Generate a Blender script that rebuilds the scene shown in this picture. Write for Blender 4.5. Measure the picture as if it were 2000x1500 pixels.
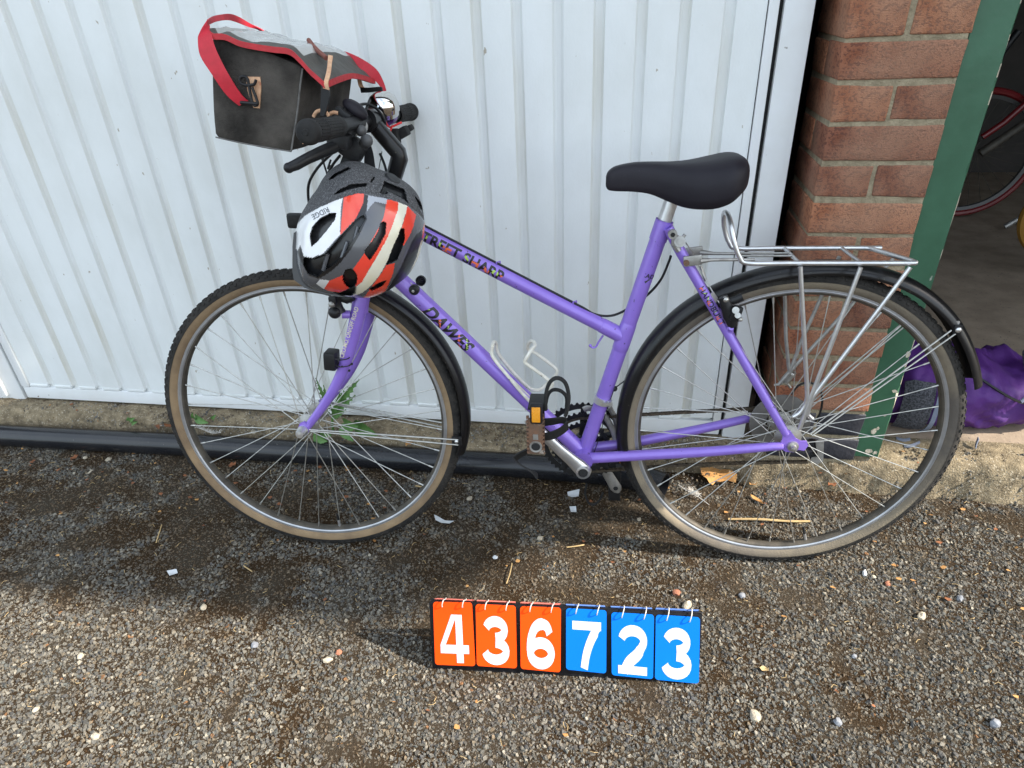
import bpy, bmesh, math, random
import numpy as np
from mathutils import Vector, Matrix, noise
rad = math.radians
for o in list(bpy.data.objects): bpy.data.objects.remove(o)
SC = bpy.context.scene
COL = SC.collection
# ------------------------------------------------------------ camera, sky, sun, exposure
cd = bpy.data.cameras.new('camera'); cam = bpy.data.objects.new('camera', cd); COL.objects.link(cam)
cd.sensor_width = 36; cd.lens = 23.094; cd.clip_start = .05; cd.clip_end = 500
_r = Vector((0.98668,0.15704,-0.04252)); _u = Vector((-0.04351,0.50648,0.86116)); _f = Vector((-0.15673,0.84785,-0.50650))
cam.matrix_world = Matrix(((_r.x,_u.x,-_f.x,-0.3575),(_r.y,_u.y,-_f.y,-1.1979),(_r.z,_u.z,-_f.z,1.1614),(0,0,0,1)))
SC.camera = cam
SUN = Vector((.191,-.017,.147)).normalized()
w = bpy.data.worlds.new('World'); SC.world = w; w.use_nodes = True
nt = w.node_tree; sky = nt.nodes.new('ShaderNodeTexSky'); sky.sky_type = 'NISHITA'; sky.sun_disc = False
sky.sun_elevation = math.asin(SUN.z); sky.sun_rotation = math.atan2(SUN.x, SUN.y)
sky.air_density = 1.0; sky.dust_density = 1.5
tcw = nt.nodes.new('ShaderNodeTexCoord'); cn = nt.nodes.new('ShaderNodeTexNoise'); cn.inputs['Scale'].default_value = 2.6; cn.inputs['Detail'].default_value = 7; cn.inputs['Roughness'].default_value = .6
crw = nt.nodes.new('ShaderNodeValToRGB'); crw.color_ramp.elements[0].position = .36; crw.color_ramp.elements[1].position = .60
cmx = nt.nodes.new('ShaderNodeMix'); cmx.data_type = 'RGBA'; cmx.inputs[7].default_value = (5.3,5.95,6.5,1)
nt.links.new(tcw.outputs['Generated'], cn.inputs[0]); nt.links.new(cn.outputs[0], crw.inputs[0]); nt.links.new(crw.outputs[0], cmx.inputs[0]); nt.links.new(sky.outputs[0], cmx.inputs[6])
nt.links.new(cmx.outputs[2], nt.nodes['Background'].inputs[0]); nt.nodes['Background'].inputs[1].default_value = .15
sd = bpy.data.lights.new('sun', 'SUN'); sd.energy = 4.3; sd.angle = rad(1.3); sd.color = (1,.93,.82)
so = bpy.data.objects.new('sun', sd); COL.objects.link(so); so.rotation_euler = (-SUN).to_track_quat('-Z','Y').to_euler(); so.location = (3,-1,4)
SC.view_settings.view_transform = 'Standard'; SC.view_settings.look = 'None'; SC.view_settings.exposure = 1.33; SC.view_settings.gamma = 1
SC.view_settings.use_curve_mapping = False
random.seed(7); RNG = np.random.default_rng(7)

# ------------------------------------------------------------ materials
def mat(name, c1, c2=None, scale=40, rough=.5, metal=0, bump=0, bscale=None, spec=.5, coat=0, contrast=(.35,.65), detail=4, speck=None, stretch=None, rvar=0):
    m = bpy.data.materials.new(name); m.use_nodes = True
    t = m.node_tree; b = t.nodes['Principled BSDF']; L = t.links.new
    b.inputs['Roughness'].default_value = rough; b.inputs['Metallic'].default_value = metal
    b.inputs['Specular IOR Level'].default_value = spec; b.inputs['Coat Weight'].default_value = coat; b.inputs['Coat Roughness'].default_value = .08
    b.inputs['Base Color'].default_value = (*c1, 1)
    tc = t.nodes.new('ShaderNodeTexCoord'); src = tc.outputs['Object']
    if stretch:
        mp = t.nodes.new('ShaderNodeMapping'); mp.inputs['Scale'].default_value = stretch; L(src, mp.inputs[0]); src = mp.outputs[0]
    if c2:
        n = t.nodes.new('ShaderNodeTexNoise'); n.inputs['Scale'].default_value = scale; n.inputs['Detail'].default_value = detail; n.inputs['Roughness'].default_value = .62; L(src, n.inputs[0])
        r = t.nodes.new('ShaderNodeValToRGB'); r.color_ramp.elements[0].position = contrast[0]; r.color_ramp.elements[1].position = contrast[1]
        r.color_ramp.elements[0].color = (*c1,1); r.color_ramp.elements[1].color = (*c2,1); L(n.outputs[0], r.inputs[0]); out = r.outputs[0]
        if rvar:
            mr = t.nodes.new('ShaderNodeMapRange'); mr.inputs[3].default_value = rough-rvar; mr.inputs[4].default_value = rough+rvar; L(n.outputs[0], mr.inputs[0]); L(mr.outputs[0], b.inputs['Roughness'])
        if speck:
            n2 = t.nodes.new('ShaderNodeTexNoise'); n2.inputs['Scale'].default_value = speck[1]; n2.inputs['Detail'].default_value = 3; L(src, n2.inputs[0])
            r2 = t.nodes.new('ShaderNodeValToRGB'); r2.color_ramp.elements[0].position = speck[2]; r2.color_ramp.elements[1].position = speck[2]+.03; L(n2.outputs[0], r2.inputs[0])
            mx = t.nodes.new('ShaderNodeMix'); mx.data_type = 'RGBA'; L(r2.outputs[0], mx.inputs[0]); L(out, mx.inputs[6]); mx.inputs[7].default_value = (*speck[0],1); out = mx.outputs[2]
        L(out, b.inputs['Base Color'])
    if bump:
        n = t.nodes.new('ShaderNodeTexNoise'); n.inputs['Scale'].default_value = bscale or scale*3; n.inputs['Detail'].default_value = 5; L(src, n.inputs[0])
        bp = t.nodes.new('ShaderNodeBump'); bp.inputs['Strength'].default_value = bump; bp.inputs['Distance'].default_value = .004; L(n.outputs[0], bp.inputs['Height']); L(bp.outputs[0], b.inputs['Normal'])
    return m
def attr_mat(name, attr='tint', rough=.8, bump=.3, bscale=400, spec=.3):
    m = mat(name, (.2,.2,.2), rough=rough, bump=bump, bscale=bscale, spec=spec)
    t = m.node_tree; a = t.nodes.new('ShaderNodeAttribute'); a.attribute_name = attr
    n = t.nodes.new('ShaderNodeTexNoise'); n.inputs['Scale'].default_value = 220; n.inputs['Detail'].default_value = 4
    tc = t.nodes.new('ShaderNodeTexCoord'); t.links.new(tc.outputs['Object'], n.inputs[0])
    mr = t.nodes.new('ShaderNodeMapRange'); mr.inputs[1].default_value = .25; mr.inputs[2].default_value = .75; mr.inputs[3].default_value = .7; mr.inputs[4].default_value = 1.25
    t.links.new(n.outputs[0], mr.inputs[0])
    v = t.nodes.new('ShaderNodeVectorMath'); v.operation = 'SCALE'; t.links.new(a.outputs['Color'], v.inputs[0]); t.links.new(mr.outputs[0], v.inputs['Scale'])
    t.links.new(v.outputs[0], t.nodes['Principled BSDF'].inputs['Base Color'])
    return m
M = {}
M['door'] = mat('door_paint', (.75,.775,.77), (.655,.675,.655), 5, .42, bump=.13, bscale=240, speck=((.40,.36,.29),60,.715), detail=10, contrast=(.42,.78), stretch=(1,1,.6))
M['door_groove'] = mat('door_groove_paint', (.72,.74,.73), (.60,.58,.50), 9, .5, bump=.1, bscale=200, contrast=(.45,.85), stretch=(1,1,.25))
M['frame_white'] = mat('frame_paint', (.76,.78,.79), (.70,.71,.70), 6, .35, bump=.06, bscale=120, speck=((.2,.17,.13),38,.72))
M['dark_void'] = mat('black_caps_and_gap_shade', (.012,.012,.012), rough=.9)  # flat black for small caps and for shade in gaps and holes
M['concrete'] = mat('rough_concrete', (.30,.24,.155), (.12,.095,.062), 46, .95, bump=1.0, bscale=240, contrast=(.33,.66), detail=10, speck=((.36,.31,.23),190,.61), spec=.15)
M['floor'] = mat('garage_floor', (.33,.255,.185), (.23,.175,.125), 9, .88, bump=.35, bscale=90, speck=((.10,.085,.07),110,.66))
M['asphalt'] = mat('asphalt', (.032,.019,.009), (.046,.036,.025), 5, .95, bump=1.0, bscale=330, contrast=(.42,.62), speck=((.12,.11,.09),170,.60), spec=.1)
M['mortar'] = mat('mortar', (.36,.30,.20), (.22,.18,.115), 45, .95, bump=.9, bscale=260)
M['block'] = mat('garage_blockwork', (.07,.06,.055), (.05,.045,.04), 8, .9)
M['plinth'] = mat('black_plinth_paint', (.018,.019,.026), (.03,.031,.04), 20, .62, bump=.3, bscale=120)
M['green'] = mat('green_gloss_paint', (.030,.095,.052), (.042,.125,.072), 9, .42, bump=.12, bscale=60, speck=((.5,.5,.44),26,.755), detail=6)
M['timber'] = mat('bare_timber', (.55,.50,.40), (.38,.33,.25), 60, .8, bump=.5, bscale=160)
M['purple'] = mat('purple_frame_paint', (.232,.138,.545), (.252,.155,.575), 22, .33, coat=.4, speck=((.085,.05,.17),95,.725), metal=.12, detail=7, bump=.03, bscale=300)
M['black'] = mat('black_plastic', (.010,.010,.011), (.016,.016,.017), 60, .42, spec=.3, bump=.05)
M['gloss_black'] = mat('gloss_black_plastic', (.007,.007,.008), (.011,.010,.010), 25, .30, coat=.12, spec=.3, bump=.02, bscale=80, speck=((.05,.045,.035),160,.68))
M['rubber'] = mat('grip_rubber', (.016,.016,.016), (.026,.025,.024), 70, .75, spec=.25, bump=.2)
M['tyre'] = mat('tyre_rubber', (.018,.017,.016), (.040,.036,.032), 30, .85, spec=.2, bump=.35, bscale=300)
M['tan'] = mat('tan_sidewall', (.27,.185,.10), (.15,.10,.058), 14, .8, bump=.3, bscale=300, contrast=(.3,.7), detail=8)
M['tan_dirty'] = mat('dirty_tan_sidewall', (.21,.17,.115), (.085,.072,.06), 5, .82, bump=.3, bscale=300, contrast=(.36,.64), detail=9)
M['alu'] = mat('brushed_aluminium', (.70,.70,.70), (.58,.58,.58), 40, .34, metal=.85, bump=.04, bscale=200)
M['rim_alu'] = mat('rim_aluminium', (.44,.45,.47), (.36,.365,.38), 30, .38, metal=.8, bump=.05)
M['alu_dull'] = mat('dull_aluminium', (.42,.41,.39), (.30,.29,.27), 50, .5, metal=.75, bump=.1, bscale=150)
M['rim_in'] = mat('dirty_rim_bed', (.10,.085,.065), (.045,.040,.033), 30, .6, metal=.3, bump=.2, contrast=(.3,.7))
M['chrome'] = mat('chrome', (.68,.66,.64), rough=.07, metal=1)
M['steel'] = mat('spoke_steel', (.50,.49,.46), (.38,.37,.34), 80, .35, metal=.8)
M['chain'] = mat('oily_chain', (.13,.105,.075), (.055,.043,.032), 120, .5, metal=.6, bump=.2)
M['rust'] = mat('rusty_pedal', (.20,.095,.05), (.10,.065,.045), 45, .8, bump=.5, contrast=(.3,.7), speck=((.30,.26,.22),60,.62))
M['amber'] = mat('amber_reflector', (.85,.36,.02), (.75,.27,.01), 20, .22, coat=.5, bump=.5, bscale=500)
M['cage'] = mat('white_bottle_cage', (.72,.70,.63), (.58,.55,.46), 60, .4, speck=((.12,.09,.06),70,.70))
M['saddle'] = mat('saddle_vinyl', (.013,.0115,.016), (.018,.016,.021), 12, .52, spec=.22, bump=.25, bscale=25, speck=((.1,.1,.1),150,.77))
M['canvas'] = mat('black_bag_canvas', (.021,.019,.017), (.115,.103,.090), 7, .9, spec=.15, bump=.5, bscale=380, contrast=(.38,.72), detail=6)
M['lid'] = mat('bag_lid_canvas', (.055,.052,.045), (.10,.095,.085), 9, .7, bump=.5, bscale=60, contrast=(.3,.7))
M['clear'] = mat('map_pocket_film', (.42,.42,.40), (.34,.34,.325), 12, .18, coat=.4, bump=.1, bscale=30)
M['seam'] = mat('pale_seam', (.16,.155,.145), (.09,.085,.08), 60, .8)
M['red'] = mat('red_webbing', (.52,.012,.030), (.44,.010,.024), 90, .55, bump=.1)
M['red_trim'] = mat('red_trim', (.46,.022,.030), (.37,.018,.024), 50, .7, bump=.3)
M['leather'] = mat('tan_leather', (.66,.42,.26), (.52,.28,.16), 70, .75, bump=.4, speck=((.42,.13,.07),40,.64))
M['red_tie'] = mat('red_cable_tie', (.75,.03,.03), rough=.4)
M['h_foam'] = mat('helmet_foam', (.085,.085,.088), (.045,.045,.047), 300, .8, bump=.3, bscale=350, contrast=(.42,.55), speck=((.19,.19,.20),520,.60))
M['h_white'] = mat('helmet_white', (.74,.74,.74), (.70,.70,.69), 10, .22, coat=.5)
M['h_red'] = mat('helmet_red', (.78,.055,.035), (.80,.075,.035), 8, .22, coat=.5)
M['h_cream'] = mat('helmet_cream', (.74,.71,.60), (.68,.63,.46), 14, .25, coat=.5)
M['h_grey'] = mat('helmet_grey', (.085,.088,.095), (.10,.10,.11), 10, .25, coat=.6)
M['h_pale'] = mat('helmet_pale_grey', (.34,.36,.40), rough=.25, coat=.5)
M['h_black'] = mat('helmet_black', (.009,.009,.010), rough=.3, coat=.2)
M['pipe'] = mat('black_pipe_plastic', (.010,.011,.014), (.018,.018,.020), 9, .26, bump=.05, bscale=30, speck=((.10,.09,.08),110,.72))
M['pack'] = mat('purple_nylon', (.080,.014,.170), (.050,.009,.112), 9, .70, bump=.9, bscale=34, contrast=(.3,.7))
M['pack_grey'] = mat('grey_mesh_fabric', (.085,.085,.10), (.03,.03,.036), 230, .85, bump=.6, bscale=300, contrast=(.45,.55))
M['pack_web'] = mat('grey_blue_webbing', (.20,.23,.30), (.16,.18,.24), 60, .7)
M['orange'] = mat('orange_card', (.90,.075,.004), (.88,.070,.004), 5, .5, spec=.12)
M['blue'] = mat('blue_card', (.003,.165,.66), (.003,.155,.64), 5, .5, spec=.12)
M['digit'] = mat('white_print', (.64,.64,.69), rough=.55, spec=.2)
M['board'] = mat('black_board', (.007,.007,.008), (.012,.012,.014), 40, .45, spec=.2, speck=((.07,.065,.06),140,.70))
M['ring'] = mat('pale_ring', (.74,.70,.64), rough=.3, metal=.3)
M['leaf'] = mat('dead_leaf', (.50,.27,.09), (.36,.17,.05), 45, .8, bump=.4)
M['leaf_red'] = mat('dry_red_leaf', (.26,.095,.035), (.16,.06,.025), 60, .85, bump=.4)
M['green_leaf'] = mat('weed_leaf', (.060,.15,.030), (.10,.20,.05), 60, .6, bump=.3)
M['straw'] = mat('straw', (.50,.36,.17), (.38,.26,.12), 60, .85)
M['white_bit'] = mat('white_plastic', (.62,.64,.66), (.52,.54,.55), 60, .45)
M['stone_pale'] = mat('pale_stone', (.47,.41,.31), (.33,.28,.21), 90, .85, bump=.5)
M['stone_pink'] = mat('pink_brick_chip', (.38,.15,.08), (.27,.11,.07), 90, .9, bump=.6)
M['stone_grey'] = mat('grey_stone', (.24,.25,.27), (.17,.175,.19), 50, .85, bump=.5)
M['feather'] = mat('feather', (.66,.64,.60), (.50,.47,.43), 60, .85)
M['red_frame'] = mat('red_bicycle_paint', (.15,.010,.012), rough=.35)
M['yellow'] = mat('yellow_rubber', (.30,.15,.02), rough=.7)
M['letter_black'] = mat('black_lettering', (.008,.007,.012), rough=.4)
M['letter_orange'] = mat('orange_lettering', (.80,.16,.06), rough=.4)
M['letter_green'] = mat('green_lettering', (.42,.62,.10), rough=.4)
M['letter_pale'] = mat('pale_lettering', (.62,.56,.42), rough=.5)
def brick_mat():
    m = mat('brick', (.27,.108,.060), (.47,.235,.14), 17, .92, bump=1.0, bscale=420, contrast=(.3,.68), detail=9, speck=((.20,.095,.065),180,.54), spec=.25)
    t = m.node_tree; b = t.nodes['Principled BSDF']; src = b.inputs['Base Color'].links[0].from_socket
    oi = t.nodes.new('ShaderNodeObjectInfo'); r = t.nodes.new('ShaderNodeValToRGB')
    cr = r.color_ramp; cr.elements[0].color = (.66,.58,.62,1); cr.elements[1].color = (1.18,1.10,1.0,1); e = cr.elements.new(.5); e.color = (1.0,.86,.80,1)
    t.links.new(oi.outputs['Random'], r.inputs[0])
    mx = t.nodes.new('ShaderNodeMix'); mx.data_type = 'RGBA'; mx.blend_type = 'MULTIPLY'; mx.inputs[0].default_value = 1
    t.links.new(src, mx.inputs[6]); t.links.new(r.outputs[0], mx.inputs[7]); 
    n = t.nodes.new('ShaderNodeTexNoise'); n.inputs['Scale'].default_value = 7; tc = t.nodes.new('ShaderNodeTexCoord'); t.links.new(tc.outputs['Object'], n.inputs[0])
    r2 = t.nodes.new('ShaderNodeValToRGB'); r2.color_ramp.elements[0].position = .40; r2.color_ramp.elements[1].position = .62; r2.color_ramp.elements[1].color = (.55,.55,.55,1)
    t.links.new(n.outputs[0], r2.inputs[0]); m2 = t.nodes.new('ShaderNodeMix'); m2.data_type = 'RGBA'
    t.links.new(r2.outputs[0], m2.inputs[0]); t.links.new(mx.outputs[2], m2.inputs[6]); m2.inputs[7].default_value = (.36,.215,.145,1)
    t.links.new(m2.outputs[2], b.inputs['Base Color'])
    return m
M['brick'] = brick_mat()

# ------------------------------------------------------------ mesh helpers
V = Vector
def frames(pts):
    T = []
    for i in range(len(pts)):
        a = pts[max(i-1,0)]; b = pts[min(i+1,len(pts)-1)]; T.append((b-a).normalized())
    up = V((0,0,1)) if abs(T[0].z) < .9 else V((1,0,0))
    n = T[0].cross(up).normalized(); out = []
    for t in T:
        n = (n - t*n.dot(t)).normalized(); out.append((n, t.cross(n)))
    return out
def smooth(pts, k=5, closed=False):
    P = [V(p) for p in pts]; out = []; N = len(P)
    rng = range(N if closed else N-1)
    for i in rng:
        if closed: p0,p1,p2,p3 = P[i-1],P[i],P[(i+1)%N],P[(i+2)%N]
        else: p0,p1,p2,p3 = P[max(i-1,0)],P[i],P[i+1],P[min(i+2,N-1)]
        for j in range(k):
            t = j/k; t2=t*t; t3=t2*t
            out.append(.5*((2*p1)+(p2-p0)*t+(2*p0-5*p1+4*p2-p3)*t2+(3*p1-p0-3*p2+p3)*t3))
    if not closed: out.append(P[-1])
    return out
class MB:
    def __init__(s): s.v=[]; s.f=[]; s.m=[]
    def add(s, vs, fs, m=0):
        b=len(s.v); s.v += [tuple(v) for v in vs]; s.f += [tuple(i+b for i in f) for f in fs]; s.m += [m]*len(fs); return s
    def box(s, c, d, rot=None, m=0, bev=0):
        c=V(c); bm=bmesh.new(); bmesh.ops.create_cube(bm,size=1)
        for v in bm.verts: v.co=V((v.co.x*d[0],v.co.y*d[1],v.co.z*d[2]))
        if bev: bmesh.ops.bevel(bm,geom=bm.edges[:],offset=bev,segments=2,profile=.6,affect='EDGES')
        R = rot if rot else Matrix.Identity(3)
        bm.verts.index_update()
        s.add([c+R@v.co for v in bm.verts],[[v.index for v in f.verts] for f in bm.faces],m); bm.free(); return s
    def tube(s, pts, r, seg=8, m=0, closed=False, cap=True, ov=None):
        pts=[V(p) for p in pts]; n=len(pts); R = r if isinstance(r,(list,tuple)) else [r]*n
        if len(R)!=n: R=[R[0]+(R[-1]-R[0])*i/(n-1) for i in range(n)]
        F=frames(pts)
        if closed:
            F=[]; 
            for i in range(n):
                t=(pts[(i+1)%n]-pts[i-1]).normalized(); F.append(t)
            up=V((0,0,1)) if abs(F[0].z)<.9 else V((1,0,0)); nn=F[0].cross(up).normalized(); G=[]
            for t in F:
                nn=(nn-t*nn.dot(t)).normalized(); G.append((nn,t.cross(nn)))
            F=G
        vs=[];fs=[]
        for i,(a,b) in enumerate(F):
            for j in range(seg):
                t=2*math.pi*j/seg; ca,sb=math.cos(t),math.sin(t)
                if ov: # oval scaling along world axis vector ov=(axis,factor)
                    d=a*ca+b*sb; d=d+ov[0]*(d.dot(ov[0])*(ov[1]-1)); vs.append(pts[i]+d*R[i])
                else: vs.append(pts[i]+(a*ca+b*sb)*R[i])
        for i in range(n if closed else n-1):
            k=(i+1)%n
            for j in range(seg): fs.append((i*seg+j,i*seg+(j+1)%seg,k*seg+(j+1)%seg,k*seg+j))
        if cap and not closed: fs.append(tuple(range(seg))[::-1]); fs.append(tuple((n-1)*seg+j for j in range(seg)))
        return s.add(vs,fs,m)
    def lathe(s, prof, o=(0,0,0), ax=(0,1,0), x=(1,0,0), seg=32, m=0, a0=0, a1=360, closed=False):
        # prof: (radius, offset along ax)
        o=V(o);ax=V(ax).normalized();x=V(x); x=(x-ax*x.dot(ax)).normalized(); y=ax.cross(x)
        full=abs(a1-a0)>=359.9; N=seg if full else seg+1; k=len(prof); vs=[];fs=[]
        for i in range(N):
            t=rad(a0+(a1-a0)*i/seg); d=x*math.cos(t)+y*math.sin(t)
            for r,h in prof: vs.append(o+d*r+ax*h)
        for i in range(seg):
            i2=(i+1)%N
            for j in range(k if closed else k-1):
                j2=(j+1)%k; fs.append((i*k+j,i2*k+j,i2*k+j2,i*k+j2))
        return s.add(vs,fs,m)
    def cyl(s, a, b, r, r2=None, seg=16, m=0): return s.tube([a,b],[r,r if r2 is None else r2],seg,m)
    def ball(s, c, r, sx=(1,1,1), rot=None, seg=14, rings=9, m=0):
        c=V(c);R=rot if rot else Matrix.Identity(3); vs=[];fs=[]
        for i in range(1,rings):
            ph=math.pi*i/rings
            for j in range(seg):
                t=2*math.pi*j/seg; vs.append(c+R@V((r*sx[0]*math.sin(ph)*math.cos(t),r*sx[1]*math.sin(ph)*math.sin(t),r*sx[2]*math.cos(ph))))
        vs.append(c+R@V((0,0,r*sx[2]))); vs.append(c-R@V((0,0,r*sx[2]))); n=len(vs)
        for i in range(rings-2):
            for j in range(seg): fs.append((i*seg+j,(i+1)*seg+j,(i+1)*seg+(j+1)%seg,i*seg+(j+1)%seg))
        for j in range(seg): fs.append((n-2,j,(j+1)%seg)); fs.append((n-1,(rings-2)*seg+(j+1)%seg,(rings-2)*seg+j))
        return s.add(vs,fs,m)
    def prism(s, poly, ext, m=0):
        ext=V(ext); P=[V(p) for p in poly]; n=len(P)
        return s.add(P+[p+ext for p in P],[tuple(range(n))[::-1],tuple(range(n,2*n))]+[(i,(i+1)%n,n+(i+1)%n,n+i) for i in range(n)],m)
    def ribbon(s, A, B, th=.0015, m=0, k=5):
        A=smooth(A,k);B=smooth(B,k);n=len(A);vs=[];fs=[]
        for i in range(n):
            t=(A[min(i+1,n-1)]-A[max(i-1,0)]); nn=t.cross(B[i]-A[i]); nn=nn.normalized()*th/2 if nn.length>1e-9 else V((0,0,th/2))
            vs+=[A[i]+nn,B[i]+nn,B[i]-nn,A[i]-nn]
        for i in range(n-1):
            for j in range(4): fs.append((i*4+j,i*4+(j+1)%4,i*4+4+(j+1)%4,i*4+4+j))
        fs+=[(0,1,2,3),((n-1)*4+3,(n-1)*4+2,(n-1)*4+1,(n-1)*4)]
        return s.add(vs,fs,m)
    def loft(s, rows, m=0, close=True, cap=True):
        k=len(rows[0]);vs=[p for r in rows for p in r];fs=[]
        for i in range(len(rows)-1):
            for j in range(k if close else k-1): fs.append((i*k+j,i*k+(j+1)%k,(i+1)*k+(j+1)%k,(i+1)*k+j))
        if cap and close: fs+=[tuple(range(k))[::-1],tuple(range((len(rows)-1)*k,len(rows)*k))]
        return s.add(vs,fs,m)
    def mesh(s, name, mats, sharp=38):
        me=bpy.data.meshes.new(name); me.from_pydata(s.v,[],s.f); me.validate()
        for m in (mats if isinstance(mats,(list,tuple)) else [mats]): me.materials.append(m)
        if len(me.polygons)==len(s.m): me.polygons.foreach_set('material_index',s.m)
        bm=bmesh.new(); bm.from_mesh(me); bmesh.ops.recalc_face_normals(bm,faces=bm.faces[:]); bm.to_mesh(me); bm.free()
        me.shade_smooth(); me.set_sharp_from_angle(angle=rad(sharp)); me.update()
        return me
    def build(s, name, mats, parent=None, sharp=38, **kw):
        return link(name, s.mesh(name,mats,sharp), parent, **kw)
def link(name, data, parent=None, **kw):
    o=bpy.data.objects.new(name,data); COL.objects.link(o)
    if parent is not None: o.parent=parent
    for k,v in kw.items(): o[k]=v
    return o
def empty(name, mw=None, parent=None, **kw):
    o=link(name,None,parent,**kw); o.empty_display_size=.1
    if mw is not None: o.matrix_world=mw
    return o
def text_mesh(body, size, bold=0):
    c=bpy.data.curves.new('lettering','FONT'); c.body=body; c.size=size; c.offset=bold; c.resolution_u=3
    o=bpy.data.objects.new('lettering',c); COL.objects.link(o)
    dg=bpy.context.evaluated_depsgraph_get(); me=bpy.data.meshes.new_from_object(o.evaluated_get(dg))
    bpy.data.objects.remove(o); bpy.data.curves.remove(c); return me
def text_on_tube(name, body, a, b, r, size, parent, mats, pattern=None, bold=0, slant=0, stretch=1, shift=0, length=None, axis=None):
    # letters wrapped on the viewer-facing side of a tube from a to b
    a=V(a);b=V(b)
    if axis:
        p,q_=axis; t_=(q_-p).normalized(); a=p+t_*(a-p).dot(t_); b=p+t_*(b-p).dot(t_)
    ax=(b-a).normalized(); d0=V((0,-1,0)); d0=(d0-ax*d0.dot(ax)).normalized(); d1=d0.cross(ax)
    me=text_mesh(body,size,bold); bm=bmesh.new(); bm.from_mesh(me)
    for _ in range(3):
        E=[e for e in bm.edges if e.calc_length()>size*.16]
        if E: bmesh.ops.subdivide_edges(bm,edges=E,cuts=1)
        bmesh.ops.triangulate(bm,faces=bm.faces[:])
    xs=[v.co.x for v in bm.verts]; wdt=max(xs)-min(xs); sc=(length/wdt) if length else stretch
    for f in bm.faces:
        c=f.calc_center_median(); f.material_index = pattern(c.x/size,c.y/size) if pattern else 0
    for v in bm.verts:
        x=v.co.x*sc+v.co.y*slant; y=v.co.y-size*.35+shift; an=y/r
        v.co = a+ax*x+(d0*math.cos(an)+d1*math.sin(an))*(r+.0005)
    bm.to_mesh(me); bm.free()
    for m in mats: me.materials.append(m)
    return link(name,me,parent)

# ============================================================ SETTING
mb=MB(); mb.add([(-45,-60,0),(45,-60,0),(45,.31,0),(-45,.31,0)],[(0,1,2,3)]); mb.build('asphalt_ground',M['asphalt'],kind='structure')
# loose and bedded stone chips
def vnoise(x,y,s,seed):
    r=np.random.default_rng(seed); g=r.random((64,64)); x=x*s; y=y*s; i=np.floor(x).astype(int); j=np.floor(y).astype(int)
    fx=x-i; fy=y-j; fx=fx*fx*(3-2*fx); fy=fy*fy*(3-2*fy); a=lambda p,q:g[p%64,q%64]
    return (a(i,j)*(1-fx)+a(i+1,j)*fx)*(1-fy)+(a(i,j+1)*(1-fx)+a(i+1,j+1)*fx)*fy
def moss_and_shade(x,y):
    v=.26*vnoise(x+9,y+9,3.1,3)+.34*vnoise(x+9,y+9,10,4)+.40*vnoise(x+9,y+9,30,5)
    v=v+.15*np.clip((y+.36)/.22,0,1)*np.clip((.20-x)/.6,.12,1)*np.clip((x+2.5)/.5,.3,1)-.05  # raised over the shaded ground by the door, putting its shade into the tint
    return np.clip((v-.50)/.16,0,1)
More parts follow.
